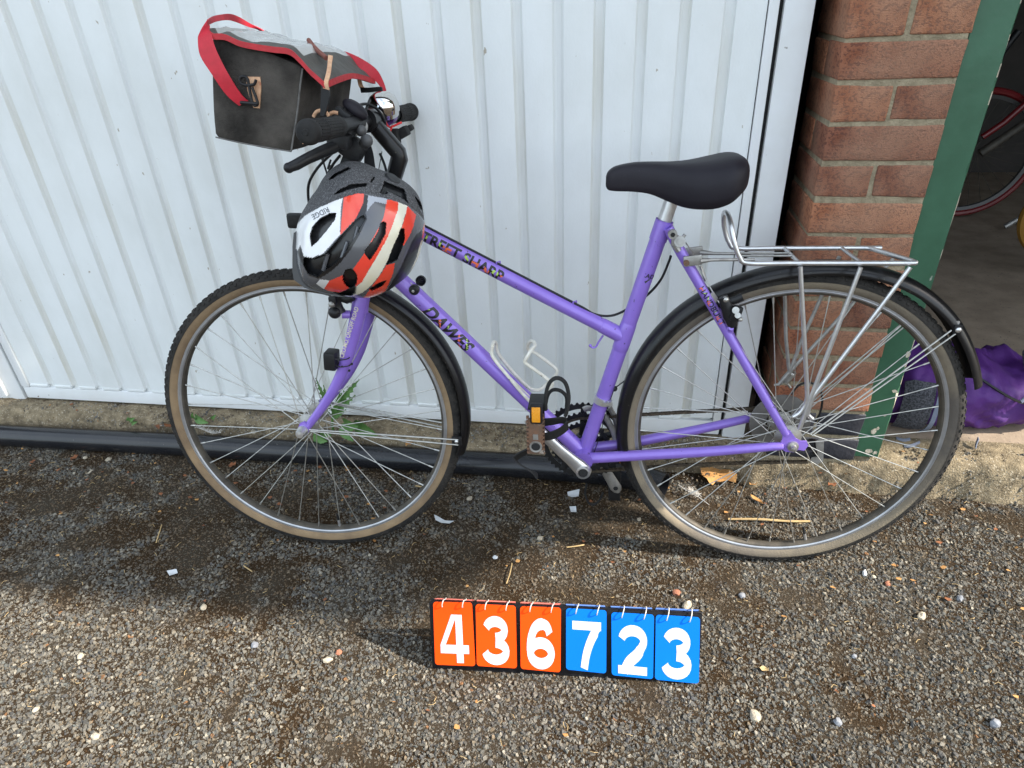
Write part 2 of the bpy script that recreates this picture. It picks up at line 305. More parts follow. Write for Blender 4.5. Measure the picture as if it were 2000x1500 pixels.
def chips(name,N,x0,x1,y0,y1,smin,smax,k,flat,sink,seed,bright,zf=None,spike=False,pw=1.7):
    r=np.random.default_rng(seed); x=r.uniform(x0,x1,N); y=r.uniform(y0,y1,N); s=smin+(smax-smin)*r.random(N)**pw
    mo=moss_and_shade(x,y); keep=(r.random(N)>mo*.40)&(x>-2.95+(.27-y)*.88)&(x<1.45-(.27-y)*.50); x,y,s,mo=x[keep],y[keep],s[keep],mo[keep]; N=len(x)
    th=np.linspace(0,2*np.pi,k,endpoint=False)[None,:]+r.uniform(0,6.28,(N,1))+r.normal(0,.22,(N,k))
    rr=s[:,None]*.5*(1+r.normal(0,.17,(N,k))); asp=r.uniform(.5,1,(N,1)); rot=r.uniform(0,3.14,(N,1))
    bx=rr*np.cos(th); by=rr*np.sin(th)*asp; px=bx*np.cos(rot)-by*np.sin(rot); py=bx*np.sin(rot)+by*np.cos(rot)
    hgt=s[:,None]*flat*r.uniform(.6,1.3,(N,1)); tilt=r.normal(0,.30,(N,2))
    z0=(-s*sink*(1+1.1*mo))[:,None] + (0 if zf is None else zf(x,y)[:,None])
    base=np.stack([x[:,None]+px,y[:,None]+py,z0+0*px],2)
    j=np.arange(k); j2=(j+1)%k
    if spike:
        off_=r.normal(0,.12,(N,2))*s[:,None]; top=np.stack([x+off_[:,0],y+off_[:,1],z0[:,0]+hgt[:,0]],1)[:,None]; P=k+1
        off=(np.arange(N)*P)[:,None,None]; loops=(np.stack([j,j2,0*j+k],1)[None]+off).reshape(N,-1); tot=np.full(N*k,3)
    else:
        sh=r.uniform(.5,.8,(N,1)); tx,ty=px*sh,py*sh; P=2*k
        top=np.stack([x[:,None]+tx,y[:,None]+ty,z0+hgt*(1+.25*r.normal(0,1,(N,k)))+tx*tilt[:,:1]+ty*tilt[:,1:]],2)
        off=(np.arange(N)*P)[:,None,None]; side=np.stack([j,j2,j2+k,j+k],1)[None]+off; tops=(j+k)[None]+off[:,0]
        loops=np.concatenate([side.reshape(N,-1),tops.reshape(N,-1)],1); tot=np.tile(np.array([4]*k+[k]),N)
    co=np.concatenate([base,top],1).reshape(-1,3); loops=loops.ravel(); start=np.concatenate([[0],np.cumsum(tot)[:-1]])
    me=bpy.data.meshes.new(name); me.vertices.add(len(co)); me.vertices.foreach_set('co',co.ravel())
    me.loops.add(len(loops)); me.loops.foreach_set('vertex_index',loops.astype(np.int32)); me.polygons.add(len(tot))
    me.polygons.foreach_set('loop_start',start.astype(np.int32)); me.polygons.foreach_set('loop_total',tot.astype(np.int32)); me.update(calc_edges=True)
    pal=np.array([(.22,.20,.165),(.175,.165,.145),(.28,.255,.21),(.125,.12,.115),(.205,.165,.115),(.37,.335,.27),(.16,.165,.15),(.265,.205,.135),(.10,.095,.085),(.48,.43,.34),(.34,.17,.075)])
    pr=np.array([.20,.17,.14,.13,.11,.07,.06,.05,.04,.020,.004]); idx=r.choice(len(pal),N,p=pr/pr.sum())
    c=pal[idx]*bright*r.uniform(.75,1.2,(N,1)); mc=np.array([.095,.053,.018])*r.uniform(.55,1.3,(N,1)); c=c*(1-.62*mo[:,None])+mc*.62*mo[:,None]  # moss brown, also painting the shaded ground darker
    a=me.attributes.new('tint','FLOAT_COLOR','POINT'); cc=np.ones((N,P,4)); cc[:,:,:3]=c[:,None,:]; a.data.foreach_set('color',cc.ravel().astype(np.float32))
    me.shade_flat(); print(name,N); return me
M['chip']=attr_mat('stone_chip')
edge=lambda x:.262+.02*np.sin(x*7)
me=chips('gravel',205000,-3.0,1.45,-1.0,.27,.0046,.0128,5,.33,.14,11,.58); me.materials.append(M['chip']); link('gravel',me,kind='stuff')
me=chips('grit',250000,-3.0,1.45,-1.0,.29,.0018,.0050,4,.45,.10,12,.58,None,True); me.materials.append(M['chip']); link('grit',me,kind='stuff')

# rough concrete slab edge, garage floor
def slab():
    prof=[(.255,-.02),(.266,.012),(.272,.035),(.277,.058),(.281,.076),(.288,.090),(.300,.097),(.318,.100),(.34,.101),(.365,.100),(.39,.0995)]
    xs=np.arange(-3.6,3.2,.012); vs=[];fs=[];k=len(prof)
    for i,x in enumerate(xs):
        for j,(y,z) in enumerate(prof):
            p=V((x*1.0,y*1.0,z)); d=noise.noise(p*9)*.012+noise.noise(p*34)*.007+noise.noise(p*85)*.0035; e=noise.noise(p*21+V((5,5,5)))*.006
            f=0 if j==k-1 else 1
            low=max(0,noise.noise(V((x*2.2,3,1))))*.03 if 2<=j<=7 else 0
            t1=max(0,min(1,(x+.38)/.14)); t2=max(0,min(1,(x+.05)/.06)); sh=.046*t1*t1*(3-2*t1)*(1-t2*t2*(3-2*t2))*max(0,1-j/9.5)
            vs.append((x,y+sh+d*f*(1.0 if j<6 else .5)+(.012*math.sin(x*3.1) if j<5 and x<-.4 else 0),z+e*f-low*.5))
    for i in range(len(xs)-1):
        for j in range(k-1): a=i*k+j; fs.append((a,a+k,a+k+1,a+1))
    m=MB(); m.add(vs,fs); m.build('concrete_slab_edge',M['concrete'],kind='structure',sharp=60)
slab()
MB().add([(-2.9,.39,.0995),(3.2,.39,.0995),(3.2,3.4,.0995),(-2.9,3.4,.0995)],[(0,1,2,3)]).build('garage_floor',M['floor'],kind='structure')
# grit and crumbs lying on the slab edge and in the gutter behind the pipe
def zs(x,y): return np.interp(y,[.262,.272,.281,.30,.34],[.004,.03,.072,.094,.099])
me=chips('slab_crumbs',9000,-2.4,1.0,.262,.345,.003,.009,5,.5,.05,13,.95,zs); me.materials.append(M['chip']); link('slab_crumbs',me,kind='stuff')

# ---------- garage shell (walls, roof) that keeps both bays dark
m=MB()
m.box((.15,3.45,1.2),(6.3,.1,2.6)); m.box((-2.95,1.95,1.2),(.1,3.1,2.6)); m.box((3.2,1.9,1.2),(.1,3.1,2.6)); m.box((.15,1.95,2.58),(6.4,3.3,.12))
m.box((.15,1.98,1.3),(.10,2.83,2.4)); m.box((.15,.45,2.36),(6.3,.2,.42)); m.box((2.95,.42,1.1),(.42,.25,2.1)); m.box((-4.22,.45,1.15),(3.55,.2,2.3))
m.box((.15,.30,2.29),(6.4,.40,.05)); m.box((.15,.105,2.30),(6.4,.02,.12))  # unseen eave and fascia added to shade the door and upper bricks
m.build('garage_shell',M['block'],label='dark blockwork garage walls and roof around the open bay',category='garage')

# ---------- up-and-over white garage door
DY=.345; XL=-2.243; XR=-.0760; ZB=.1085; ZT=2.12; S_=.0855
def xk(k): return -1.7805+S_*k
root=empty('garage_door',Matrix.Translation((XL,DY,ZB)),label='white ribbed metal garage door behind the bicycle',category='garage door')
def dl(x,y,z): return (x-XL,y-DY,z-ZB)
prof=[]; ks=list(range(-4,20))
gw=.0235; gd=.0110
stx=XR-.022
m=MB(); g=MB()
xs=[]
x=XL+.028
xs.append((x,0))
for k in ks:
    r=xk(k); l=r-gw
    if r>stx: break
    xs+=[(l-.003,0),(l,.0012),(l+.004,gd*.8),(l+.008,gd),(r-.0055,gd),(r-.0025,gd*.75),(r,.0009),(r+.0022,0)]
xs.append((stx,0))
zz=[ZB+.052]+list(np.linspace(ZB+.2,ZT,7))
rows=[]
for z in zz: rows.append([V(dl(x,DY+d+.0012*math.sin(x*5+z*3),z)) for x,d in xs])
fs_m=[]
m.loft(rows,close=False)
# grooves carry the slightly darker, warmer paint
mi=[]
for i in range(len(rows)-1):
    for j in range(len(xs)-1): mi.append(1 if (xs[j][1]+xs[j+1][1])/2>.004 else 0)
m.m=mi
m.build('ribbed_sheet',[M['door'],M['door_groove']],root,sharp=25)
# pressed lips: each flat pan ends in a little ledge above the bottom rail
lips=[i for i in range(0,len(xs)-1)]
pan=[(XL+.028,xk(-4)-gw)]+[(xk(k),xk(k+1)-gw) for k in ks if xk(k+1)<stx]
for a,b in pan:
    p=MB(); p.box(dl((a+b)/2,DY+.004,ZB+.0475),(b-a-.004,.012,.009),bev=.002); p.build('pan_lip',M['door'],root)
m=MB(); m.box(dl((XL+XR)/2,DY+.006,ZB+.021),(XR-XL,.016,.042),bev=.003); m.build('bottom_rail',M['frame_white'],root)
m=MB(); m.box(dl((XL+XR)/2,DY+.013,ZB+.046),(XR-XL-.05,.006,.02)); m.build('rail_shadow_gap',M['door_groove'],root)
for x0,x1 in ((XL,XL+.027),(stx+.002,XR)):
    m=MB(); m.box(dl((x0+x1)/2,DY+.003,(ZB+.043+ZT)/2),(x1-x0,.016,ZT-ZB-.043),bev=.003); m.build('side_stile',M['frame_white'],root)
m=MB(); m.box(dl((XL+XR)/2,DY+.022,(ZB+ZT)/2),(XR-XL,.006,ZT-ZB)); m.build('back_sheet',M['block'],root)
# fixed white jambs
for nm,x0,x1,lab in (('door_jamb',-.0665,-.0085,'white metal door jamb between the garage door and the brick pier'),('door_jamb',XL-.20,XL-.0145,'white metal door jamb at the left edge of the picture')):
    r=empty(nm,Matrix.Translation(((x0+x1)/2,DY,.094)),label=lab,category='door frame',group='white garage door jambs')
    m=MB(); m.box((0,.03,1.03),(x1-x0,.06,2.06),bev=.004); m.build('face_board',M['frame_white'],r)
    m=MB(); m.box(((-1 if x0>-1 else 1)*((x1-x0)/2+.006),.036,1.03),(.0105,.05,2.06)); m.build('gap_shade_strip',M['dark_void'],r)  # black strip stands for the shade in the gap beside the jamb
    if x0<-1:
        m=MB(); m.box((.030,-.006,1.02),(.018,.012,2.0),bev=.003); m.build('raised_bead',M['frame_white'],r)

# ---------- brick pier, each brick an object
def brick_mesh(dx,dy,dz,seed):
    r=random.Random(seed); bm=bmesh.new(); bmesh.ops.create_cube(bm,size=1)
    for v in bm.verts: v.co=V((v.co.x*dx+r.uniform(-.002,.002),v.co.y*dy,v.co.z*dz+r.uniform(-.002,.002)))
    bmesh.ops.subdivide_edges(bm,edges=[e for e in bm.edges if abs((e.verts[0].co-e.verts[1].co).x)>dx*.6 or abs((e.verts[0].co-e.verts[1].co).z)>dz*.6],cuts=3,use_grid_fill=True)
    for v in bm.verts:
        o=noise.noise_vector(V((v.co.x*30+seed*3.1,v.co.z*30,v.co.y*30)))*.0016; v.co+=V((o.x,o.y*.7,o.z))
    E=[e for e in bm.edges if len(e.link_faces)==2 and e.calc_face_angle(0)>.9]
    bmesh.ops.bevel(bm,geom=E,offset=.0028,segments=2,profile=.5,affect='EDGES')
    me=bpy.data.meshes.new('brick'); bm.to_mesh(me); bm.free(); me.materials.append(M['brick']); me.shade_smooth(); me.set_sharp_from_angle(angle=rad(50)); return me
PX0,PX1,PY=.0365,.2555,.277
pier=empty('brick_pier',Matrix.Translation((PX0,PY,.0955)),label='red brick pier between white garage door and green post',category='brick pier')
m=MB(); m.box(((PX1-PX0)/2,.1085,1.0),(PX1-PX0-.007,.2125,2.02)); m.build('mortar_bed',M['mortar'],pier)
row=0; z=1.0655-.075*13+.005
while z<2.05:
    n=round((1.0655-.005-(z+.065+.005))/.075)
    stretcher=(n%2==0); hz=z+.0325-.0955
    lst=[((PX1-PX0)/2,.05125,.2165,.1025),((PX1-PX0)/2,.05125+.1125,.2165,.1025)] if stretcher else [(.0535-.001,.1075,.1045,.215),(.1655,.1075,.1050,.215)]
    for q_,(x,y,dx,dy) in enumerate(lst):
        me=brick_mesh(dx,dy,.0640,row*2+q_)
        if z<.235: me.materials.clear(); me.materials.append(M['plinth'])
        o=link('brick',me,pier); o.location=(x+random.uniform(-.0012,.0012),y+random.uniform(-.002,.001),hz+random.uniform(-.001,.001)); o.rotation_euler=(0,random.uniform(-.006,.006),random.uniform(-.005,.005))
        if z<.235: o['label']='brick painted black'
    z+=.075; row+=1
# ---------- green door post
gp=empty('door_post',Matrix.Translation((.257,.285,.105)),label='green painted timber door post with chipped paint beside the brick pier',category='door post')
def post():
    m=MB(); rows=[]; 
    for i in range(0,90):
        z=i*.024; c=.5 if i>40 else 1; w=.0665-(.035*0)-.030*max(0,1-z/.55)*0
        n=lambda s:noise.noise(V((s,z*23,2.2)))*.0016*c+max(0,noise.noise(V((s+4,z*55,7)))-.30)*.010*c
        xr=.0585+z*.0120
        xl=-.0150+z*.0145
        rows.append([V((xl,0,z)),V((xr-.003-n(1),0,z)),V((xr-n(2),.004,z)),V((xr-.0005,.07,z)),V((xl,.07,z))])
    m.loft(rows); mi=[]
    for i in range(len(rows)-1):
        for j in range(5):
            mi.append(1 if (j==1 and i<60 and noise.noise(V((3,i*.7,1)))>.02) else 0)
    m.m=mi+[0,0]; return m.build('painted_board',[M['green'],M['timber']],gp,sharp=30)
post()
m=MB()
for (x,z,a,b) in ((.030,.018,.010,.008),(.046,.014,.006,.007),(.029,.078,.009,.011),(.036,.088,.005,.006),(.050,.198,.008,.005),(.044,.128,.004,.005),(.055,.30,.006,.010),(.058,.36,.004,.012)):
    k=9; m.add([(x+a*math.cos(6.283*i/k)*random.uniform(.6,1.1),-.0008,z+b*math.sin(6.283*i/k)*random.uniform(.6,1.1)) for i in range(k)],[tuple(range(k))])
m.build('bare_chip',M['timber'],gp)
# ---------- unseen green panel added over the open bay, shaped to shade door, bag and ground
rd=empty('added_shade_panel',Matrix.Translation((.30,.42,1.86)),label='unseen green boarded panel added above the open bay to cast shade',category='garage door')
ang=math.atan2(.76,1.0)
for i in range(10):
    m=MB(); L_=1.30/10; yy=-(i+.5)*L_*math.cos(ang); m.box((1.15,yy,(i+.5)*L_*math.sin(ang)),(2.30,L_*.985,.022),rot=Matrix.Rotation(-ang,3,'X')); m.build('board',M['green'],rd)
# ---------- black drainpipe on the ground
pp=empty('drainpipe',Matrix.Translation((-0.3109,0.2313,0.034)),label='long black plastic drainpipe lying along the foot of the door',category='pipe')
pl=V((-0.3109,0.2313,0.034))
A=[V(p)-pl for p in [(-3.11,0.2246,0.034),(-2.281,0.233,0.034),(-1.662,0.2443,0.034),(-1.088,0.2451,0.034),(-0.6361,0.2477,0.034),(-0.3522,0.2403,0.034)]]
A=[V((p.x,p.y,.0)) for p in A]
m=MB(); m.tube(A,.034,28,cap=False); m.build('straight_length',M['pipe'],pp)
e0=A[-1]; d=(A[-1]-A[-2]).normalized(); end=V((-0.2222,0.1921,0.04))-pl; end.z=.003
P=smooth([e0-d*.03,e0+d*.012,e0*.45+end*.55+V((0,.008,0)),end],6)
m=MB(); m.tube(P,[.0365]*(len(P)-2)+[.037,.037],28,cap=False); m.tube([p for p in P],[.0325]*len(P),28,cap=False)
ed=(P[-1]-P[-2]).normalized(); m.lathe([(.0325,0),(.037,0)],o=P[-1],ax=ed,x=(0,0,1),seg=28); m.build('bend',M['pipe'],pp)
m=MB(); m.lathe([(.0,0),(.0325,0)],o=P[2],ax=ed,x=(0,0,1),seg=24); m.build('dark_inside',M['dark_void'],pp)  # black disc across the bore, painted for the shade inside the pipe

# ============================================================ BICYCLE
BM=Matrix(((0.9990628,-0.04313524,-0.00358744,0),(0.04328416,0.99562548,0.08280335,0),(0,-0.08288102,0.99655945,0),(0,0,0,1)))
bike=empty('bicycle',BM,label='purple step-through bicycle leaning on the white garage door',category='bicycle')
SM=Matrix(((0.99917,-0.04043,-0.00520,-1.0457),(0.04062,0.99817,0.04482,-0.0034),(0.00338,-0.04499,0.99898,.3451),(0,0,0,1)))
BR,FR=.347,.345
AX=dict(ax=(0,-1,0),x=(1,0,0))
def spoke_mesh(side,dr,rf,yf):
    a=V((rf*math.cos(rad(dr*64)),side*yf,rf*math.sin(rad(dr*64)))); b=V((.3025,side*.003,0)); m=MB()
    d=(b-a).normalized(); m.tube([a,b-d*.013],.00105,6); m.tube([b-d*.014,b],[.0018,.0021],6,m=0); return m.mesh('spoke',M['steel'])
def tread_mesh():
    m=MB()
    for i in range(118):
        t0=2*math.pi*i/118
        for (ph,ln,wd) in ((58,.0075,.0058),(36,.006,.0065),(13,.0085,.005),(-13,.0085,.005),(-36,.006,.0065),(-58,.0075,.0058)):
            t=t0+(math.pi/118 if abs(ph)==36 else 0); p=rad(ph); Rr=.3285+.0186*math.cos(p)
            er=V((math.cos(t),0,math.sin(t))); et=V((-math.sin(t),0,math.cos(t))); nr=er*math.cos(p)+V((0,-1,0))*math.sin(p); ew=nr.cross(et)
            c=er*.3285+nr*.0186-V((0,0,0))
            q=[c+et*(sx*ln/2)+ew*(sy*wd/2) for sx,sy in((-1,-1),(1,-1),(1,1),(-1,1))]; u_=[x+nr*.0017-((x-c)*.16) for x in q]; q=[x-nr*.001 for x in q]
            m.add(q+u_,[(4,5,6,7),(0,1,5,4),(1,2,6,5),(2,3,7,6),(3,0,4,7)])
    return m.mesh('tread',M['tyre'],20)
TREAD=tread_mesh()
def wheel(mw,tan,hubr,label,phase,valve):
    W_=link('wheel',None,bike); W_.empty_display_size=.1; W_.matrix_local=mw; W_['label']=label
    # tyre: black crown, tan walls
    cr=[(.3285+.0187*math.cos(rad(p)),.0187*math.sin(rad(p))) for p in range(-84,85,6)]
    m=MB(); m.lathe(cr,seg=160,**AX); m.build('tyre',M['tyre'],W_)
    for s in(-1,1):
        wl=[(.3285+.0185*math.cos(rad(p)),s*.0185*math.sin(rad(p))) for p in range(82,149,6)]+[(.3155,s*.0100)]
        m=MB(); m.lathe(wl,seg=160,**AX); m.build('tyre_sidewall',tan,W_)
        m=MB(); m.lathe([(.3285+.0192*math.cos(rad(p)),s*.0192*math.sin(rad(p))) for p in(80,84,88)],seg=160,**AX); m.build('tyre_rib',M['tyre'],W_)
    link('tread',TREAD,W_,kind='stuff')
    m=MB()
    pr=[(.3172,.0082),(.3168,.0108),(.3155,.0112),(.3150,.0116),(.3100,.0114),(.3093,.0118),(.3080,.0114),(.3062,.0100)]
    m.lathe(pr,seg=160,m=0,**AX); m.lathe([(r,-h) for r,h in pr],seg=160,m=0,**AX)
    m.lathe([(.3062,-.0100),(.3030,-.0085),(.3005,-.004),(.3000,0),(.3005,.004),(.3030,.0085),(.3062,.0100)],seg=160,m=1,**AX)
    m.build('rim',[M['rim_alu'],M['rim_in']],W_,sharp=25)
    meshes={(s,d):spoke_mesh(s,d,hubr,.029 if hubr<.021 else .026) for s in(-1,1) for d in(-1,1)}
    for k in range(36):
        o=link('spoke',meshes[(1 if k%2 else -1, 1 if (k//2)%2 else -1)],W_); o.rotation_euler=(0,-rad(10*k+phase),0)
    m=MB(); f=.030
    m.lathe([(.006,-f-.008),(.013,-f-.006),(hubr+.005,-f-.0012),(hubr+.005,-f+.0012),(.013,-f+.005),(.0115,0),(.013,f-.005),(hubr+.005,f-.0012),(hubr+.005,f+.0012),(.013,f+.006),(.006,f+.008)],seg=28,**AX)
    m.cyl((0,-.072,0),(0,.072,0),.0048,seg=12); m.build('hub',M['alu_dull'],W_)
    a=rad(valve); d=V((math.cos(a),0,math.sin(a))); m=MB(); m.cyl(d*.301,d*.283,.0034,seg=10,m=1); m.cyl(d*.283,d*.266,.0030,.0026,seg=10,m=0); m.build('valve',[M['black'],M['alu']],W_)
    return W_
wf=wheel(SM,M['tan'],.0185,'front wheel with tan tyre walls',4,-86)
wr=wheel(Matrix.Translation((0,0,BR)),M['tan_dirty'],.0225,'rear wheel with dirty tan tyre walls',2,-73)
# hub nuts, cassette, spoke guard
m=MB(); m.lathe([(0,.089),(.008,.088),(.0105,.083),(.0105,.074),(.012,.071),(.012,.060)],seg=18,**AX); m.build('axle_nut',M['alu'],wf)
m=MB(); m.lathe([(.0,.083),(.006,.082),(.0065,.074),(.0110,.073),(.0125,.066),(.0125,.060)],seg=12,**AX); m.build('axle_nut',M['steel'],wr)
m=MB(); m.lathe([(.030,-.0335),(.064,-.0345),(.0645,-.0365),(.030,-.0355)],seg=48,closed=True,**AX); m.build('spoke_guard',mat('smoky_plastic',(.10,.093,.085),(.16,.15,.14),25,.45,bump=.1),wr)
m=MB()
for i,r in enumerate((.052,.046,.040,.034,.030,.026)):
    pts=[]; T=int(r*500)
    for j in range(T*2): t=math.pi*j/T; rr=r+(.0022 if j%2 else -.0022); pts.append((rr*math.cos(t),.039+i*.0046,rr*math.sin(t)))
    m.prism(pts,(0,.002,0))
m.build('sprocket_stack',M['chain'],wr)

# ---- frame tubes
BB=V((-.4228,0,.2711)); ST=V((-.2794,0,.7878)); JN=BB.lerp(ST,.547); HT=V((-.8120,0,.832)); HB=V((-.8775,0,.665))
TT0=HB.lerp(HT,.86); DT0=HB.lerp(HT,.36)
def tube(name,a,b,r,ext=0,**kw):
    m=MB(); m.tube([V(a),V(b)],r,24); return m.build(name,M['purple'],bike,**kw)
seat_tube=tube('seat_tube',BB,ST,.0158)
m=MB(); d=(ST-BB).normalized(); m.cyl(ST-d*.036,ST+d*.001,.0172,seg=24); m.build('seat_lug',M['purple'],seat_tube)
m=MB(); m.lathe([(.0155,-.030),(.0166,-.028),(.0170,-.015),(.0170,.016),(.0164,.030),(.0155,.034)],o=JN,ax=d,x=(1,0,0),seg=24); m.build('tube_lug',M['purple'],seat_tube)
m=MB(); m.lathe([(.0130,0),(.0170,.001),(.0172,.003)],o=ST,ax=d,x=(1,0,0),seg=24); m.build('tube_mouth',M['purple'],seat_tube)
top_tube=tube('top_tube',TT0,JN,.0146)
e=(JN-TT0).normalized(); m=MB(); m.lathe([(.0144,-.054),(.0153,-.053),(.0158,-.040),(.0162,0)],o=JN,ax=e,x=(0,0,1),seg=24); m.build('tube_lug',M['purple'],top_tube)
down_tube=tube('down_tube',DT0,BB,.0174)
head_tube=tube('head_tube',HB,HT,.0180)
m=MB(); ha=(HT-HB).normalized(); m.lathe([(.018,0),(.021,.002),(.021,.010),(.017,.018),(.0125,.030)],o=HT,ax=ha,x=(1,0,0),seg=24); m.lathe([(.018,0),(.021,-.002),(.021,-.010),(.019,-.014)],o=HB,ax=ha,x=(1,0,0),seg=24); m.build('headset',M['black'],head_tube)
m=MB(); m.cyl(BB+V((0,-.036,0)),BB+V((0,.036,0)),.0205,seg=28); m.build('bottom_bracket_shell',M['purple'],bike)
RA=V((0,0,BR))
def path_tube(name,pts,rs,k=6,ov=None,**kw):
    P=smooth(pts,k); n=len(P); R=[]
    for i in range(n):
        t=i/(n-1)*(len(rs)-1); j=min(int(t),len(rs)-2); R.append(rs[j]+(rs[j+1]-rs[j])*(t-j))
    m=MB(); m.tube(P,R,18,ov=ov); return m.build(name,M['purple'],bike,**kw)
for s in(-1,1):
    path_tube('chain_stay',[BB+V((.012,s*.022,.001)),BB+V((.10,s*.027,.014)),BB+V((.25,s*.047,.042)),RA+V((-.045,s*.064,-.006)),RA+V((-.018,s*.066,-.002))],[.0125,.0118,.0108,.0092,.0080])
    ss=path_tube('seat_stay',[ST+V((.007,s*.0185,-.008)),V((-.2475,s*.0235,.736)),V((-.164,s*.038,.605)),V((-.0555,s*.060,.435)),RA+V((-.016,s*.066,.026))],[.0095,.0098,.0090,.0086,.0078])
    m=MB(); P=[(-.026,-.002),(-.012,-.014),(.004,-.014),(.013,-.008),(.024,-.010),(.030,.002),(.026,.012),(.014,.012),(.004,.018),(-.010,.036),(-.022,.034),(-.022,.014)]
    m.prism([RA+V((x,s*.0645,z)) for x,z in P],(0,s*.0042,0)); m.build('dropout',M['purple'],bike)
    if s==-1: near_stay=ss
m=MB(); m.tube(smooth([V((-.168,-.036,.612)),V((-.160,0,.622)),V((-.168,.036,.612))],6),.0062,12); m.build('stay_bridge',M['purple'],bike)
m=MB(); m.tube([BB+V((.095,-.026,.016)),BB+V((.095,.026,.016))],.0062,12); m.build('stay_bridge',M['purple'],bike)
# small hook under top tube (pump peg)
m=MB(); m.tube(smooth([(-0.387,-0,0.5563),(-0.3961,0,0.5414),(-0.4011,0,0.531),(-0.4085,-0,0.5286),(-0.4128,0,0.5331)],5),.0022,8); m.ball((-0.4128,0,0.5331),.0034); m.build('pump_peg',M['purple'],bike)
# cantilever boss on the near seat stay
m=MB(); m.ball((-0.1469,-0.045,0.588),.0085,(1.0,.6,1.1)); m.cyl((-0.1458,-0.04,0.5861),(-0.1469,-0.06,0.599),.005); m.build('brake_boss',M['purple'],bike)
# fork
CR=V((-0.8859,0,0.6304))
m=MB(); m.tube(smooth([CR+V((.002,-.036,-.016)),CR+V((.004,-.026,.006)),HB+V((-.004,0,-.016)),CR+V((.004,.026,.006)),CR+V((.002,.036,-.016))],6),.0150,16); m.build('fork_crown',M['purple'],bike)
FB=[V(p) for p in [(-0.8773,-0.036,0.6544),(-0.8913,-0.044,0.6042),(-0.9026,-0.048,0.5695),(-0.9181,-0.052,0.5293),(-0.937,-0.055,0.4864),(-0.9662,-0.058,0.4383),(-1.001,-0.06,0.3931),(-1.035,-0.062,0.3531)]]
P=smooth(FB,5); R=[.0162+(.0082-.0162)*(i/(len(P)-1))**1.25 for i in range(len(P))]
m=MB(); m.tube(P,R,20,ov=(V((0,1,0)),.80)); fork_near=m.build('fork_blade',M['purple'],bike)
m=MB(); m.tube([V((p.x+.002,-p.y-.006,p.z+.002)) for p in P],R,20,ov=(V((0,1,0)),.80)); m.build('fork_blade',M['purple'],bike)
for s in(-1,1):
    c=SM@V((0,s*.060,0)); m=MB(); m.prism([c+V((x,0,z)) for x,z in((-.011,-.008),(-.004,-.013),(.006,-.012),(.013,-.003),(.014,.010),(.006,.022),(-.004,.018),(-.011,.006))],(0,s*.0045,0)); m.build('fork_end',M['purple'],bike)
# ---- lettering on the tubes
LT=[M['letter_black'],M['letter_orange'],M['letter_green']]
def pat(x,y):
    v=math.sin(x*2.7+1.3)+math.sin(x*6.1)
    return 1 if (v>.35 and .05<y<.40) else (2 if (v<-1.0 and .25<y<.5) else 0)
def pat2(x,y):
    v=(x*.9+y*1.3)%1.35
    return 1 if v<.10 else (2 if .62<v<.67 else 0)
ax=(JN-TT0).normalized()
text_on_tube('lettering','STREET SHARP',(-0.7545,-0,0.7796),(-0.5671,-0,0.6713),.0146,.0300,top_tube,LT,pat,bold=.0010,length=.192,shift=-.0005,axis=(TT0,JN))
text_on_tube('lettering','DAWES',(-0.7452,-0,0.6279),(-0.6437,0,0.5118),.0174,.038,down_tube,LT,pat2,bold=.0014,slant=.40,length=.122,shift=.0005,axis=(DT0,BB))
text_on_tube('lettering','HANDBUILT',(-.2067,-.0306,.672),(-.1545,-.040,.590),.0093,.0150,near_stay,LT,pat,bold=.0003,length=.086,shift=.0005)
text_on_tube('lettering','CRO-MO. ON/OFF ROAD',(-0.9278,-0.052,0.5244),(-0.8798,-0.045,0.6378),.0142,.0125,fork_near,[M['letter_pale']],None,bold=.0002,length=.118,shift=.001)
def decal(name,polys,o,ex,ey,r,parent,mt):
    o=V(o);ex=V(ex).normalized();ey=V(ey).normalized();nn=ex.cross(ey); m=MB()
    for P in polys:
        vs=[]
        for x,y in P: an=x/r; vs.append(o+ex*(math.sin(an)*(r+.0006))+nn*(math.cos(an)*(r+.0006))+ey*y)
        m.add(vs,[tuple(range(len(vs)))])
    m.build(name,mt,parent)
us=(ST-BB).normalized(); hx=V((0,-1,0)).cross(us)*-1
decal('emblem',[[(-.0070,.000),(.0070,.000),(0,-.0095)]],(-0.3068,-0,0.6813),us.cross(V((0,-1,0))) ,us,.0158,seat_tube,M['letter_black'])
me=text_mesh('CAD',.0125,.0002); ex=us.cross(V((0,-1,0))).normalized(); ob=V((-0.3068,-0,0.6813))
for v in me.vertices:
    x=v.co.x-.0125; an=x/.0158; v.co=ob+ex*(math.sin(an)*.0164)+V((0,-1,0))*(math.cos(an)*.0164)+us*(v.co.y+.0015)
me.materials.append(M['letter_black']); link('lettering',me,seat_tube)

